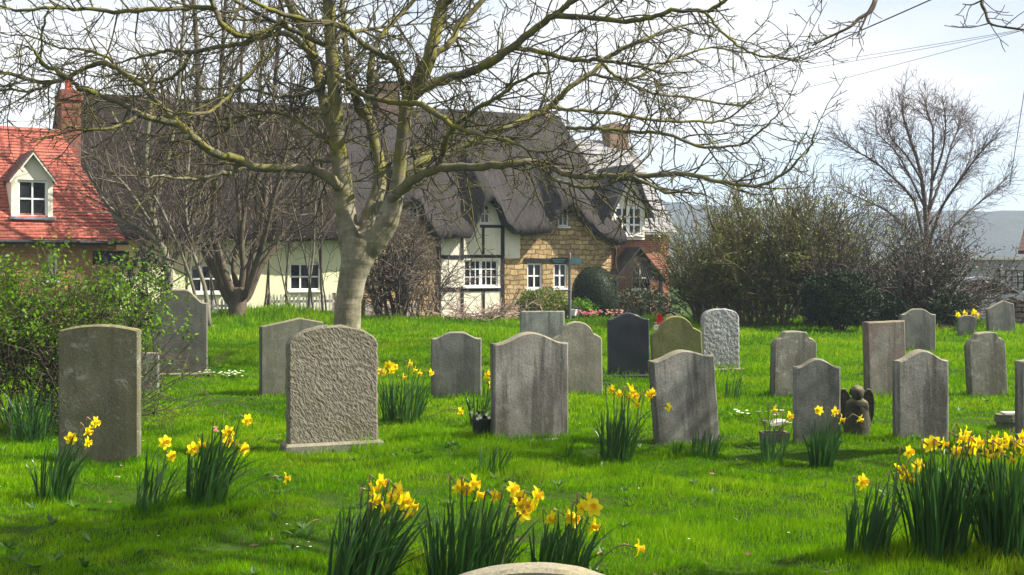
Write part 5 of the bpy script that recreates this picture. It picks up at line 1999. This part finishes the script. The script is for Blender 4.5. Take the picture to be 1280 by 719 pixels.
leafball('clipped_bush', gp(743, 400, 36.3) + Vector((0, 0, 0)), .68, .68, .90, 'tall dark dome-clipped evergreen bush beside the signpost', 'bush', M['leaf_ever'], 22000, .034, 21, lump=.012)
leafball('round_shrub', gp(679, 400, 35.5), .78, .6, .56, 'rounded olive green shrub under the cottage windows', 'shrub', M['leaf_olive'], 6000, .08, 22, lump=.12)
leafball('rose_shrub', gp(728, 400, 35.2), .42, .4, .42, 'small loose leafy shrub at the foot of the clipped dome', 'shrub', M['leaf_hedge'], 900, .085, 23, lump=.25)
leafball('rose_shrub', gp(806, 402, 38.5), .9, .5, .5, 'dark green planting below the lattice porch', 'shrub', M['leaf_ivy'], 2600, .10, 24, lump=.25)
leafball('evergreen_shrub', gp(1050, 416, 27.0), .82, .7, .66, 'low dark yew-like shrub left of the ivy thicket', 'shrub', M['leaf_yew'], 12000, .075, 25, lump=.16, up=.4)
leafball('evergreen_shrub', gp(1108, 412, 28.5), .6, .5, .40, 'dark low shrub tucked under the ivy thicket', 'shrub', M['leaf_yew'], 4500, .07, 26, lump=.2, up=.3)
leafball('ivy_shrub', gp(1186, 410, 28.6), .5, .4, .42, 'glossy ivy clump behind the far yellow daffodils', 'shrub', M['leaf_ivy'], 2200, .09, 27, lump=.3)
leafball('ivy_shrub', gp(170, 395, 22), .55, .5, .85, 'dark leafy shrub just behind the tall grey headstone', 'shrub', M['leaf_ivy'], 3000, .075, 28, lump=.3)

# --- yellow-green thicket right of the brick house
PY = dict(seg=[.25, .16, .12], up=[.03, .06, .08], turn=.5, wig=[.07, .12, .15], taper=.3, rmin=.0085, space=[.22, .20], bare=[.22, .1], ang=[(15, 45), (20, 50)], len=[(.25, .5), (.3, .6)], minlen=[.35, .15], maxlen=[1.1, .5], rfac=[.6, .75])
GY = 'tangled bare shrubs along the far edge of the lawn'
stem_plant('tangled_shrub', gp(884, 408, 31.2), 'tangled greenish bare shrub hiding the right end of the brick house', 'shrub', bushstems(31, 60, 1.6, 1.7, 3.0, .010, .024, 40, 86, 1.6), PY, (M['olivetwig'], M['olivetwig']), 63, GY, leaf=[(M['leaf_olive'], 1500, .07, .6, 2.6, 'foliage'), (M['leaf_ivy'], 1500, .08, .2, 1.4, 'low_foliage')])
stem_plant('tangled_shrub', gp(960, 411, 29.6), 'tallest tangled yellow-green shrub in the middle of the thicket', 'shrub', bushstems(32, 85, 2.2, 2.4, 4.0, .010, .026, 45, 88, 1.6), PY, (M['olivetwig'], M['olivetwig']), 64, GY, leaf=[(M['leaf_olive'], 3600, .075, 1.4, 3.2, 'foliage'), (M['leaf_olive'], 700, .07, .3, 1.5, 'low_foliage')])
stem_plant('tangled_shrub', gp(1030, 412, 29.4), 'tangled shrub with yellowish upright tips left of the big far tree', 'shrub', bushstems(33, 60, 1.8, 2.2, 3.6, .010, .024, 50, 88, 1.4), PY, (M['olivetwig'], M['redtwig']), 65, GY, leaf=[(M['leaf_olive'], 2200, .08, 1.6, 3.2, 'foliage')])
stem_plant('tangled_shrub', gp(915, 410, 30.6), 'brownish tangled shrub between the two greener ones', 'shrub', bushstems(34, 60, 1.8, 1.6, 2.9, .010, .022, 40, 86, 1.4), PY, (M['deadwood'], M['olivetwig']), 66, GY, leaf=[(M['leaf_olive'], 700, .07, .5, 2.4, 'foliage')])
# ivy thicket and the tree above it
PI_ = dict(PY, wig=[.09, .14, .16], ang=[(20, 55), (25, 60)])
stem_plant('ivy_thicket', gp(1146, 408, 29.8), 'wide dark twiggy thicket with ivy leaves under the far bare tree', 'shrub', bushstems(35, 120, 1.5, 2.0, 3.1, .012, .034, 20, 84, 1.4), PI_, (M['darkbark'], M['redtwig']), 67, GY, leaf=[(M['leaf_ivy'], 8000, .070, .5, 2.7, 'foliage')])
stem_plant('tangled_shrub', gp(1196, 405, 31), 'low rust-brown bare shrub behind the tiny grey headstone', 'shrub', bushstems(36, 30, .7, .5, .95, .010, .020, 35, 80, 1.2), PY, (plain('rusty_stem', (.20, .10, .045), .9, .15, .4, 3), M['redtwig']), 68, GY)
PF = dict(seg=[.35, .22, .15, .12], up=[.02, .05, .07, .06], turn=.1, wig=[.05, .08, .10, .12], taper=.2, rmin=.0052, space=[.21, .13, .11], bare=[.28, .12, .08], ang=[(22, 48), (22, 46), (20, 46)], len=[(.30, .46), (.3, .5), (.4, .65)], minlen=[.6, .3, .2], maxlen=[2.4, 1.1, .6], rfac=[.30, .45, .7])
b3 = gp(1160, 402, 33.5)
root = empty('far_tree', b3, 0, 'tall bare reddish-twigged tree with a domed crown at right', 'tree')
tr, cr = MB(), MB()
sh = []
rg = random.Random(69)
for (tgt, w0, dY) in (([(1160, 402), (1159, 340), (1158, 290), (1155, 245), (1148, 205), (1138, 175), (1130, 150), (1128, 132)], 15, 0), ([(1158, 285), (1164, 240), (1166, 200), (1166, 160), (1160, 145), (1156, 128)], 9, .5),
                       ([(1159, 330), (1146, 262), (1134, 240), (1112, 218), (1090, 200), (1068, 188), (1050, 176)], 8, -.7), ([(1160, 310), (1176, 262), (1200, 225), (1222, 195), (1238, 178)], 8, -.6), ([(1162, 262), (1178, 220), (1190, 180), (1198, 160), (1200, 146)], 7, 1.0),
                       ([(1160, 330), (1186, 290), (1214, 262), (1240, 240), (1258, 222)], 7, .9), ([(1156, 260), (1140, 226), (1120, 190), (1102, 172), (1094, 158)], 6, 1.2), ([(1159, 340), (1136, 290), (1110, 265), (1080, 250), (1054, 238)], 7, 1.0), ([(1166, 225), (1178, 190), (1182, 160), (1180, 136)], 6, -.9),
                       ([(1162, 280), (1190, 240), (1212, 200), (1216, 168)], 6, 1.6), ([(1152, 225), (1134, 196), (1114, 172), (1108, 150)], 6, -1.1)):
    raw = []
    for i, q in enumerate(tgt):
        p = at(q[0], q[1], 33.5 + dY * i / len(tgt) * 2) - b3
        raw.append((p.x, p.y, p.z - (.2 if q[1] == 402 else 0), w0 * .27 / FPX * 33.5 * (1 - .88 * i / len(tgt))))
    cm = catmull(raw, 4)
    pts = [Vector(q[:3]) for q in cm]
    tr.tube(pts, [q[3] for q in cm], 7)
    for i in range(7 if w0 > 12 else 4, len(pts)):
        for rep in range(3):
            dd = (pts[min(i + 1, len(pts) - 1)] - pts[min(i, len(pts) - 2)]).normalized()
            an = R(rg.uniform(15, 50)) if i < len(pts) - 1 else R(rg.uniform(5, 30))
            nd = (dd * math.cos(an) + perp(rg, dd) * math.sin(an)).normalized()
            grow(rg, sh, pts[i], nd, rg.uniform(.4, .95), min(.010, cm[i][3] * .6), 1, PF)
mesh_shoots(cr, sh)
tr.build('trunk', M['redtwig'], root, True)
cr.build('crown', M['redtwig'], root, True)
print('far tree', len(sh))

# --- tree standing just outside the frame on the right, its twigs hang into the top corner
b4 = Vector((6.6, 9.6, ground(6.6, 9.6)))
root = empty('overhanging_tree', b4, 0, 'bare tree outside the right edge whose twigs hang into the top corner', 'tree')
tr, cr = MB(), MB()
rg = random.Random(3)
sh = []
tr.tube([Vector((0, 0, -.2)), Vector((.03, 0, .8)), Vector((.0, .05, 2.0)), Vector((-.1, 0, 3.2)), Vector((-.3, -.1, 4.6)), Vector((-.4, -.1, 6.2))], [.24, .17, .15, .13, .10, .05], 12)
PO = dict(TWIG3, rmin=.004, space=[.35, .22, .15])
for (tgt, w0, Y0, Y1, src) in (([(1130, -150), (1108, -60), (1094, 0), (1087, 15), (1074, 23), (1062, 34), (1035, 47), (1015, 57)], 8, 9.2, 9.0, (-.05, 0, 2.9)), ([(1094, 0), (1084, 18), (1077, 34), (1071, 46)], 4, 9.05, 8.9, None),
                               ([(1280, -90), (1250, -30), (1228, 0), (1232, 15), (1237, 29), (1255, 34), (1282, 38)], 6, 9.0, 8.6, (-.05, 0, 2.6)), ([(1237, 29), (1222, 33), (1212, 35)], 2, 8.8, 8.7, None), ([(1228, 0), (1215, 6), (1203, 5)], 2.5, 8.8, 8.9, None)):
    raw = []
    if src:
        raw.append((*src, .05))
        m_ = at(tgt[0][0], tgt[0][1], Y0) - b4
        raw.append((m_.x * .5, m_.y * .5, (src[2] + m_.z) / 2 + .3, .035))
    for i, q in enumerate(tgt):
        p = at(q[0], q[1], Y0 + (Y1 - Y0) * i / len(tgt)) - b4
        raw.append((p.x, p.y, p.z, max(.003, w0 * .5 / FPX * 9 * (1 - .8 * i / len(tgt)))))
    cm = catmull(raw, 4)
    pts = [Vector(q[:3]) for q in cm]
    tr.tube(pts, [q[3] for q in cm], 6)
    for i in range(len(pts) // 2, len(pts) - 1, 2):
        dd = (pts[i + 1] - pts[i]).normalized()
        an = R(rg.uniform(30, 60))
        grow(rg, sh, pts[i], (dd * math.cos(an) + perp(rg, dd) * math.sin(an)).normalized(), rg.uniform(.12, .3), .0045, 1, PO)
for i in range(12):
    a_, e_ = R(rg.uniform(-60, 60)), R(rg.uniform(15, 60))
    grow(rg, sh, Vector((-.2, 0, rg.uniform(3.2, 6))), Vector((math.cos(a_) * math.cos(e_), math.sin(a_) * math.cos(e_), math.sin(e_))), rg.uniform(1.5, 2.6), .035, 0, dict(big, turn=.4))
mesh_shoots(cr, sh)
tr.build('trunk', M['darkbark'], root, True)
cr.build('crown', M['greytwig'], root, True)

# --- unseen evergreen yew added beyond the right edge; foliage blobs placed to shade the lawn
yb = Vector((5.9, 5.1, ground(5.9, 5.1)))
root = empty('shade_yew', yb, 0, 'unseen dark evergreen yew added beyond the right edge to shade the front lawn', 'tree')
rg = random.Random(91)
tr, lf = MB(), MB()
tr.tube([Vector((0, 0, -.2)), Vector((0, 0, 1)), Vector((.05, 0, 2.4)), Vector((-.1, 0, 4)), Vector((0, 0, 6))], [.36, .28, .24, .17, .08], 12)
blobs = [((-3.4, .0, 4.6), .50), ((-2.7, .5, 5.0), .55), ((-3.0, 1.0, 4.7), .48), ((-2.2, -.2, 5.3), .55), ((-2.0, 1.2, 5.3), .5), ((-3.9, .9, 4.5), .40), ((-3.7, -.5, 4.7), .36),
         ((-2.1, -.35, 2.75), .38), ((-1.6, -.2, 2.9), .45), ((1.0, .6, 3.4), .6), ((1.6, .3, 4.4), .7), ((.7, -.3, 3.6), .8), ((1.2, -.6, 5.0), .6)]
for (c_, r_) in blobs:
    c_ = Vector(c_) + Vector((0, .8, 0))
    z0 = max(1.6, c_.z - 1.0)
    a_ = Vector((0, 0, z0))
    tr.tube([a_, a_.lerp(c_, .5) + Vector((0, 0, .15)), c_], [.07, .05, .02], 6)
    for i in range(int(900 * r_)):
        v_ = Vector((rg.gauss(0, .5), rg.gauss(0, .5), rg.gauss(0, .34))) * r_
        d_ = Vector((rg.gauss(0, 1), rg.gauss(0, 1), rg.gauss(-.2, .4))).normalized()
        lf.leaf(c_ + v_, d_, Vector((rg.gauss(0, .4), rg.gauss(0, .4), 1)).normalized(), rg.uniform(.07, .15), rg.uniform(.025, .05))
tr.build('trunk', M['darkbark'], root, True)
lf.build('crown', M['leaf_yew'], root)

# ------------------------------------------------------------------ garden pieces, signpost, wires, car
def pickets(p0, p1, n_, h, label, seed):
    rg = random.Random(seed)
    a_ = math.atan2(p1.y - p0.y, p1.x - p0.x)
    L = math.hypot(p1.x - p0.x, p1.y - p0.y)
    root = empty('picket_fence', p0, a_, label, 'fence')
    for i in range(n_):
        x = L * (i + .5) / n_
        z = h * rg.uniform(.94, 1.04)
        w_ = L / n_ * .28
        tl = rg.uniform(-.02, .02)
        MB().prism([(x - w_, -.1), (x + w_, -.1), (x + w_ + tl, z - .06), (x + tl, z), (x - w_ + tl, z - .06)], 1, -.012, .012).build('picket', M['picket'], root)
    for z in (.25, h - .25):
        MB().box(0, L, .014, .05, z, z + .07).build('rail', M['picket'], root)
    for x in (0.0, L):
        MB().box(x - .05, x + .05, .052, .15, -.2, h + .02).build('post', M['fencewood'], root)


def gp2(px, py, d):
    p = at(px, py, d)
    p.z = ground(p.x, d)
    return p


pickets(gp2(336, 400, 33.6), gp2(418, 400, 34.1), 20, .92 - .12, 'weathered white picket fence left of the big trunk before the cream cottage', 1)
pickets(gp2(455, 400, 34.0), gp2(523, 400, 34.5), 16, .74, 'weathered white picket fence behind the dark leafless shrub', 2)
pickets(gp2(244, 400, 33.2), gp2(290, 400, 33.4), 9, .62, 'short stretch of picket fence left of the vase-shaped tree', 3)

# signpost
b = gp2(712, 402, 33.2)
root = empty('signpost', b, 0, 'slim grey footpath signpost with two dark green finger boards before the stone cottage', 'signpost')
zt = at(712, 318, 33.2).z - b.z
MB().lathe([(.045, -.2), (.045, zt * .45), (.058, zt * .45 + .005), (.058, zt * .45 + .04), (.042, zt * .45 + .05), (.040, zt), (.03, zt + .03), (.001, zt + .05)], 10).build('post', M['postgrey'], root, 40)
zb = at(712, 326, 33.2).z - b.z
fb = MB().prism([(-.05, zb - .10), (-.05, zb + .09), (-.50, zb + .085), (-.58, zb), (-.50, zb - .095)], 1, -.03, -.005).build('finger_board', M['signgreen'], root)
for (z0, x0, x1) in ((.012, -.47, -.12), (-.045, -.44, -.16)):
    MB().box(x0, x1, -.034, -.0305, zb + z0, zb + z0 + .022).build('pale_line', plain('sign_pale', (.22, .34, .36), .5, .3), fb)
fb = MB().prism([(.05, zb - .09), (.05, zb + .08), (.30, zb + .075), (.35, zb), (.30, zb - .085)][::-1], 1, -.03, -.005).build('finger_board', M['signblue'], root)
for (z0, x0, x1) in ((.012, .08, .28), (-.045, .08, .25)):
    MB().box(x0, x1, -.034, -.0305, zb + z0, zb + z0 + .022).build('pale_line', bpy.data.materials['sign_pale'], fb)
fb['label'] = 'paler blue-green finger board'

# tulip bed with a low paling
root = empty('tulip_bed', gp2(748, 404, 34.0), 0, 'bed of pink and white flowers in front of the clipped dome', 'flower bed')
rg = random.Random(19)
l1, f1, f2 = MB(), MB(), MB()
for i in range(60):
    p = Vector((rg.uniform(-.62, .75), rg.uniform(-.2, .25), 0))
    h = rg.uniform(.28, .42)
    l1.leaf(p, Vector((rg.gauss(0, .2), rg.gauss(0, .2), 1)).normalized(), Vector((0, -1, 0)), h * .85, .05)
    q = p + Vector((0, 0, h))
    tgt = f1 if (p.x < .05 or rg.random() < .3) else f2
    for j in range(5):
        a_ = j * 2 * PI / 5
        tgt.leaf(q, Vector((math.cos(a_) * .7, math.sin(a_) * .7, .6)).normalized(), Vector((0, 0, 1)), .075, .055)
l1.build('foliage', M['leaf_hedge'], root)
f1.build('pink_blooms', M['pinkpetal'], root)
f2.build('pale_blooms', leaf_mat('salmon_petal', (.7, .32, .24), (.85, .65, .5), .3), root)
p0 = gp2(722, 404, 33.6)
root = empty('low_paling', p0, 0, 'low dark paling edging the pink flower bed', 'fence')
for i in range(14):
    MB().box(i * .09, i * .09 + .03, -.01, .01, -.1, .18).build('paling', M['fencewood'], root)
MB().box(-.02, 1.22, .012, .03, .10, .13).build('rail', M['fencewood'], root)

# curly iron plant stand beside the signpost
br = gp2(717, 404, 33.5)
root = empty('plant_stand', br, 0, 'small curly iron plant stand with a white pot beside the signpost foot', 'plant stand')
mb = MB()
for sg in (-1, 1):
    mb.tube([Vector((sg * (.05 + .22 * math.sin(q * .42)), 0, .02 + .055 * q + .05 * math.sin(q * .9))) for q in range(9)], .014, 6)
    mb.tube([Vector((sg * (.16 + .09 * math.cos(q * .6)), .03, .30 + .09 * math.sin(q * .6))) for q in range(11)], .012, 6)
for z in (.20, .44):
    mb.tube([Vector((.14 * math.cos(q * PI / 8), .14 * math.sin(q * PI / 8), z)) for q in range(17)], .012, 6)
mb.build('iron_scrolls', M['black'], root, True)
MB().lathe([(.001, .21), (.07, .21), (.10, .36), (.11, .36), (.11, .38), (.085, .38), (.08, .34), (.001, .34)], 16).build('pot', M['white'], root, 40)

# rail fence glimpsed through the thicket
p0 = gp2(955, 408, 32.5)
root = empty('rail_fence', p0, R(4), 'brown wooden rail fence glimpsed through the thicket', 'fence')
for i in range(4):
    MB().box(i * .85, i * .85 + .09, -.05, .05, -.3, 1.0).build('post', M['fencewood'], root)
for z in (.18, .48, .78):
    MB().box(-.1, 2.75, -.075, -.052, z, z + .13).build('rail', M['fencewood'], root)

# dry stone wall at the right
p0 = gp2(1248, 412, 30.6)
DW = brick_mat('dry_stone', (.20, .16, .12), (.13, .105, .08), (.03, .025, .02), .34, .12, .02, .16, 1.0, .6)
root = empty('dry_stone_wall', p0, R(-6), 'brown dry stone wall with upright coping behind the leaning headstone', 'wall')
mb = MB()
nx, nz = 40, 10
for side in (0, 1):
    b0 = len(mb.v)
    for j in range(nz + 1):
        for i in range(nx + 1):
            x, z = 4.0 * i / nx, -.2 + .75 * j / nz
            y = .18 * (1 - 2 * side) * -1 + .03 * noise.noise((x * 4, z * 8, side * 5))
            mb.v.append((x, y, z))
    for j in range(nz):
        for i in range(nx):
            q = b0 + j * (nx + 1) + i
            mb.f.append((q, q + 1, q + nx + 2, q + nx + 1) if side == 0 else (q + 1, q, q + nx + 1, q + nx + 2))
mb.quad((0, -.18, -.2), (0, -.18, .55), (0, .18, .55), (0, .18, -.2)).quad((0, -.18, .55), (4, -.18, .55), (4, .18, .55), (0, .18, .55))
mb.build('courses', DW, root)
rg = random.Random(8)
x = .0
cp = MB()
while x < 3.9:
    w_ = rg.uniform(.08, .16)
    h = rg.uniform(.10, .20)
    sk = rg.uniform(-.04, .04)
    cp.prism([(x, .555), (x + w_, .555), (x + w_ + sk - .01, .55 + h * .8), (x + w_ * .5 + sk, .55 + h), (x + sk + .015, .55 + h * .85)], 1, -.17 + rg.uniform(-.02, .02), .17)
    x += w_ + .01
cp.build('coping', DW, root)

# trellis screen
p0 = gp2(1249, 380, 38.0)
root = empty('trellis', p0, 0, 'dark square trellis screen behind the white car', 'trellis')
z1 = at(1260, 338, 38.0).z - p0.z
mb = MB()
for i in range(9):
    mb.box(i * .19, i * .19 + .035, -.02, .0, 0, z1)
for j in range(9):
    mb.box(0, 1.56, .002, .02, z1 - .035 - j * .19, z1 - j * .19)
mb.build('lattice', M['timber'], root)
for x in (-.06, 1.57):
    MB().box(x, x + .07, -.03, .04, 0, z1 + .06).build('post', M['timber'], root)

# white car: nose to the right
cb = gp2(1233, 385, 35.0)
cb.z = -.3
root = empty('parked_car', cb, R(12), 'white hatchback car parked behind the dry stone wall at the right edge', 'car')
carp = NT('white_car_paint')
carp.col((.78, .79, .80))
carp.set(.22, .6)
low = [(-2.0, .30), (-2.05, .62), (-1.98, .92), (-1.55, .98), (.55, .96), (1.35, .86), (1.92, .66), (2.02, .45), (1.95, .28)]
cab = [(-1.80, .97), (-1.35, 1.40), (-.75, 1.50), (-.05, 1.46), (.85, .96)]


def loft(prof, ys):
    mb = MB()
    n_ = len(prof)
    for (y, sx_, dz) in ys:
        for (x, z) in prof:
            mb.v.append((x * sx_, y, z + dz * (z - .3)))
    for r_ in range(len(ys) - 1):
        for i in range(n_):
            k_ = (i + 1) % n_
            mb.f.append((r_ * n_ + i, r_ * n_ + k_, (r_ + 1) * n_ + k_, (r_ + 1) * n_ + i))
    mb.f.append(tuple(range(n_)))
    mb.f.append(tuple((len(ys) - 1) * n_ + i for i in range(n_ - 1, -1, -1)))
    return mb


loft(low, [(-.84, .95, -.03), (-.78, .99, 0), (0, 1.02, .02), (.78, .99, 0), (.84, .95, -.03)]).build('body', carp.m, root, 35)
loft(cab, [(-.66, .97, 0), (-.60, .99, .01), (.60, .99, .01), (.66, .97, 0)]).build('cabin', carp.m, root, 35)
for sg in (-1, 1):
    y = sg * .675
    MB().prism([(-1.45, 1.02), (-1.15, 1.36), (-.72, 1.42), (-.50, 1.42), (-.50, 1.02)], 1, y - .01, y + .01).build('side_window', M['glass'], root)
    MB().prism([(-.44, 1.02), (-.44, 1.42), (-.10, 1.39), (.62, 1.02)], 1, y - .01, y + .01).build('side_window', M['glass'], root)
    MB().ball((.62, sg * .92, 1.03), .07, .12, .08, 10, 7).build('wing_mirror', carp.m, root, True)
    MB().ball((1.83, sg * .62, .66), .12, .16, .08, 10, 7).build('headlight', M['glass'], root, True)
    for x in (-1.25, 1.30):
        wh = MB()
        prof = [(.001, -.09), (.19, -.09), (.29, -.10), (.32, -.07), (.32, .07), (.29, .10), (.19, .09), (.001, .09)]
        b0 = len(wh.v)
        wh.lathe(prof, 20)
        for i in range(len(wh.v)):
            a_, b_, c_ = wh.v[i]
            wh.v[i] = (x + a_, sg * .78 + c_, .32 + b_)
        wo = wh.build('wheel', M['black'], root, 40)
        rm = MB()
        rm.lathe([(.001, -.02), (.06, -.02), (.19, .0), (.20, .02)], 16)
        for i in range(len(rm.v)):
            a_, b_, c_ = rm.v[i]
            rm.v[i] = (x + a_, sg * (.90 - c_), .32 + b_)
        rm.build('rim', M['lead'], wo, 40)
MB().add([(-.02, -.56, 1.45), (-.02, .56, 1.45), (.82, .60, .985), (.82, -.60, .985)], [(3, 2, 1, 0)]).build('windscreen', M['glass'], root).location = (.015, 0, .012)


# overhead wires
def wire(name, p0, p1, sag, r, label, cat='cable', grp='overhead wires crossing the sky'):
    pts = []
    for i in range(25):
        t_ = i / 24
        p = p0.lerp(p1, t_)
        p.z -= sag * 4 * t_ * (1 - t_)
        pts.append(p)
    tag(MB().tube(pts, r, 6).build(name, M['black'], None, True), label, cat, grp)


wire('overhead_cable', at(700, 182, 44), at(1290, -58, 26), .25, .016, 'thickest dark overhead cable climbing steeply to the top edge')
wire('overhead_cable', at(790, 108, 46), at(1300, 33, 30), .12, .006, 'upper of two thin overhead wires running to the right edge')
wire('overhead_cable', at(790, 117, 46), at(1300, 34, 30), .12, .006, 'lower of two close thin overhead wires running to the right edge')
wire('overhead_cable', at(820, 152, 46), at(1300, 32, 30), .12, .006, 'lowest thin overhead wire converging at the right edge')
wire('overhead_cable', at(-60, 150, 48), at(200, 153, 48), .02, .006, 'level thin wire behind the red roof chimney at left')
wire('stay_wire', at(1262, 232, 34), at(1292, 40, 34), 0, .011, 'taut stay wire rising steeply beside the far bare tree')

# lawn: every blade a small curved strip
rs = np.random.RandomState(7)


def clumpnoise(x, y):
    a = np.sin(x * 2.3 + 1.3 * np.sin(y * 1.7)) * np.sin(y * 2.9 + 1.1 * np.sin(x * 2.1 + .5))
    b = np.sin(x * 6.1 + 2 * np.sin(y * 3.3)) * np.sin(y * 7.3 + 1.7 * np.sin(x * 4.7))
    c2 = np.sin(x * .9 + .8 * np.sin(y * .6)) * np.sin(y * 1.1 + x * .3)
    return a * .4 + b * .35 + c2 * .35


def lawn_band(y0, y1, dens, wid, hgt, margin=1.6):
    area = 0
    n = int(dens * (y1 - y0) * (.90 * (y0 + y1) / 2 + 2 * margin))
    yy = rs.uniform(y0, y1, n)
    # wider rows farther away
    keep = rs.uniform(0, 1, n) < (.45 * yy + margin) / (.45 * y1 + margin)
    yy = yy[keep]
    xx = rs.uniform(-1, 1, len(yy)) * (.45 * yy + margin)
    cn = clumpnoise(xx, yy)
    h = hgt * np.clip(1 + .95 * cn, .35, 2.2) * rs.uniform(.55, 1.35, len(yy))
    h *= 1 + .8 * (rs.uniform(0, 1, len(yy)) > .985)
    wd = wid * rs.uniform(.7, 1.3, len(yy))
    tone = np.clip(.5 + .42 * cn + rs.normal(0, .16, len(yy)), 0, 1)
    return xx, yy, h, wd, tone


bands = [lawn_band(4.3, 7.5, 9500, .0042, .031), lawn_band(7.5, 11, 6500, .0055, .033), lawn_band(11, 16, 2600, .0085, .038),
         lawn_band(16, 23, 1100, .014, .055), lawn_band(23, 33.4, 480, .022, .07)]
xx, yy, hh, ww, tone = [np.concatenate(q) for q in zip(*bands)]
# rougher grass on the bank at the left tree and along the far edge
bank = np.exp(-(((xx + 6.6) / 2.6) ** 2 + ((yy - 31.6) / 1.4) ** 2)) + .5 * sstep(30, 32.5, yy)
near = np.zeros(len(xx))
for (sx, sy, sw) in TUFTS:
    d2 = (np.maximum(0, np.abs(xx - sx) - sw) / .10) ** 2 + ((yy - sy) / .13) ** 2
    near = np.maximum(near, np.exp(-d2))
hh = hh * (1 + 1.3 * bank) * (1 + 1.1 * near * rs.uniform(.3, 1.3, len(xx)))
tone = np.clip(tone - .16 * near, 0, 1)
n = len(xx)
az = rs.uniform(0, 2 * PI, n)
lean = rs.uniform(.1, .75, n) * hh
laz = rs.normal(.1, 1.5, n)
zz = ground_np(xx, yy) - .004
dx, dy = np.cos(az) * ww * .5, np.sin(az) * ww * .5
lx, ly = np.cos(laz) * lean, np.sin(laz) * lean
P = np.zeros((n, 5, 3), np.float32)
P[:, 0] = np.stack([xx - dx, yy - dy, zz], -1)
P[:, 1] = np.stack([xx + dx, yy + dy, zz], -1)
P[:, 2] = np.stack([xx + dx * .8 + lx * .35, yy + dy * .8 + ly * .35, zz + hh * .6], -1)
P[:, 3] = np.stack([xx - dx * .8 + lx * .35, yy - dy * .8 + ly * .35, zz + hh * .6], -1)
P[:, 4] = np.stack([xx + lx, yy + ly, zz + hh], -1)
lm = bpy.data.meshes.new('lawn')
lm.vertices.add(n * 5)
lm.vertices.foreach_set('co', P.ravel())
lm.loops.add(n * 7)
lm.polygons.add(n * 2)
bse = (np.arange(n) * 5)[:, None]
lm.loops.foreach_set('vertex_index', (bse + np.array([0, 1, 2, 3, 3, 2, 4])[None]).ravel().astype(np.int32))
st = np.empty((n, 2), np.int32)
st[:, 0] = np.arange(n) * 7
st[:, 1] = st[:, 0] + 4
lm.polygons.foreach_set('loop_start', st.ravel())
lm.update(calc_edges=True)
at_ = lm.attributes.new('tone', 'FLOAT', 'POINT')
at_.data.foreach_set('value', np.repeat(tone.astype(np.float32), 5))
k = NT('grass_blade')
a = k.n('ShaderNodeAttribute', attribute_name='tone')
pn = k.noise(k.coord(), .55, 5, .6)
fac = k.math('ADD', k.math('MULTIPLY', a.outputs['Fac'], .6), k.math('SUBTRACT', k.math('MULTIPLY', pn, .95), .22))
c = k.ramp(fac, [(.22, (.013, .062, .0005)), (.45, (.072, .215, .0005)), (.68, (.175, .350, .001)), (.95, (.36, .40, .02))])
pn2 = k.ramp(k.noise(k.coord(), 1.1, 5, .65), [(.53, 0), (.70, .7)])
c = k.mix(pn2, c, (.16, .215, .008))
k.col(c)
k.set(.6, .04)
k.translucent(k.mix(.5, c, (.19, .37, .0005)), .45)
kind(link('grass', lm, k.m), 'stuff')


# broad-leaved weeds, fallen leaves and daisies scattered through the turf
rg = random.Random(55)
wd, dl, ds = MB(), MB(), MB()
for i in range(420):
    y = 4.6 + 17 * rg.random() ** 1.5
    x = rg.uniform(-.45, .45) * y
    z = ground(x, y)
    if rg.random() < .62:
        for q in range(rg.randint(5, 9)):
            a_ = rg.uniform(0, 2 * PI)
            wd.leaf(Vector((x, y, z + .01)), Vector((math.cos(a_), math.sin(a_), rg.uniform(.35, .9))).normalized(), Vector((0, 0, 1)), rg.uniform(.04, .09), rg.uniform(.014, .026))
    elif rg.random() < .6:
        a_ = rg.uniform(0, 2 * PI)
        dl.leaf(Vector((x, y, z + rg.uniform(.02, .04))), Vector((math.cos(a_), math.sin(a_), rg.uniform(-.2, .3))).normalized(), Vector((rg.gauss(0, .3), rg.gauss(0, .3), 1)).normalized(), rg.uniform(.03, .06), rg.uniform(.018, .03))
    else:
        p = Vector((x, y, z + rg.uniform(.035, .055)))
        for q in range(6):
            a_ = q * PI / 3
            ds.leaf(p, Vector((math.cos(a_), math.sin(a_), .35)), Vector((0, 0, 1)), .009, .007)
kind(wd.build('weeds', leaf_mat('weed_leaf', (.02, .07, .006), (.07, .16, .012), .3)), 'stuff')
kind(dl.build('fallen_leaves', plain('dead_leaf', (.19, .12, .055), .85, .2, .5, 9)), 'stuff')
kind(ds.build('daisies', M['whitepetal']), 'stuff')
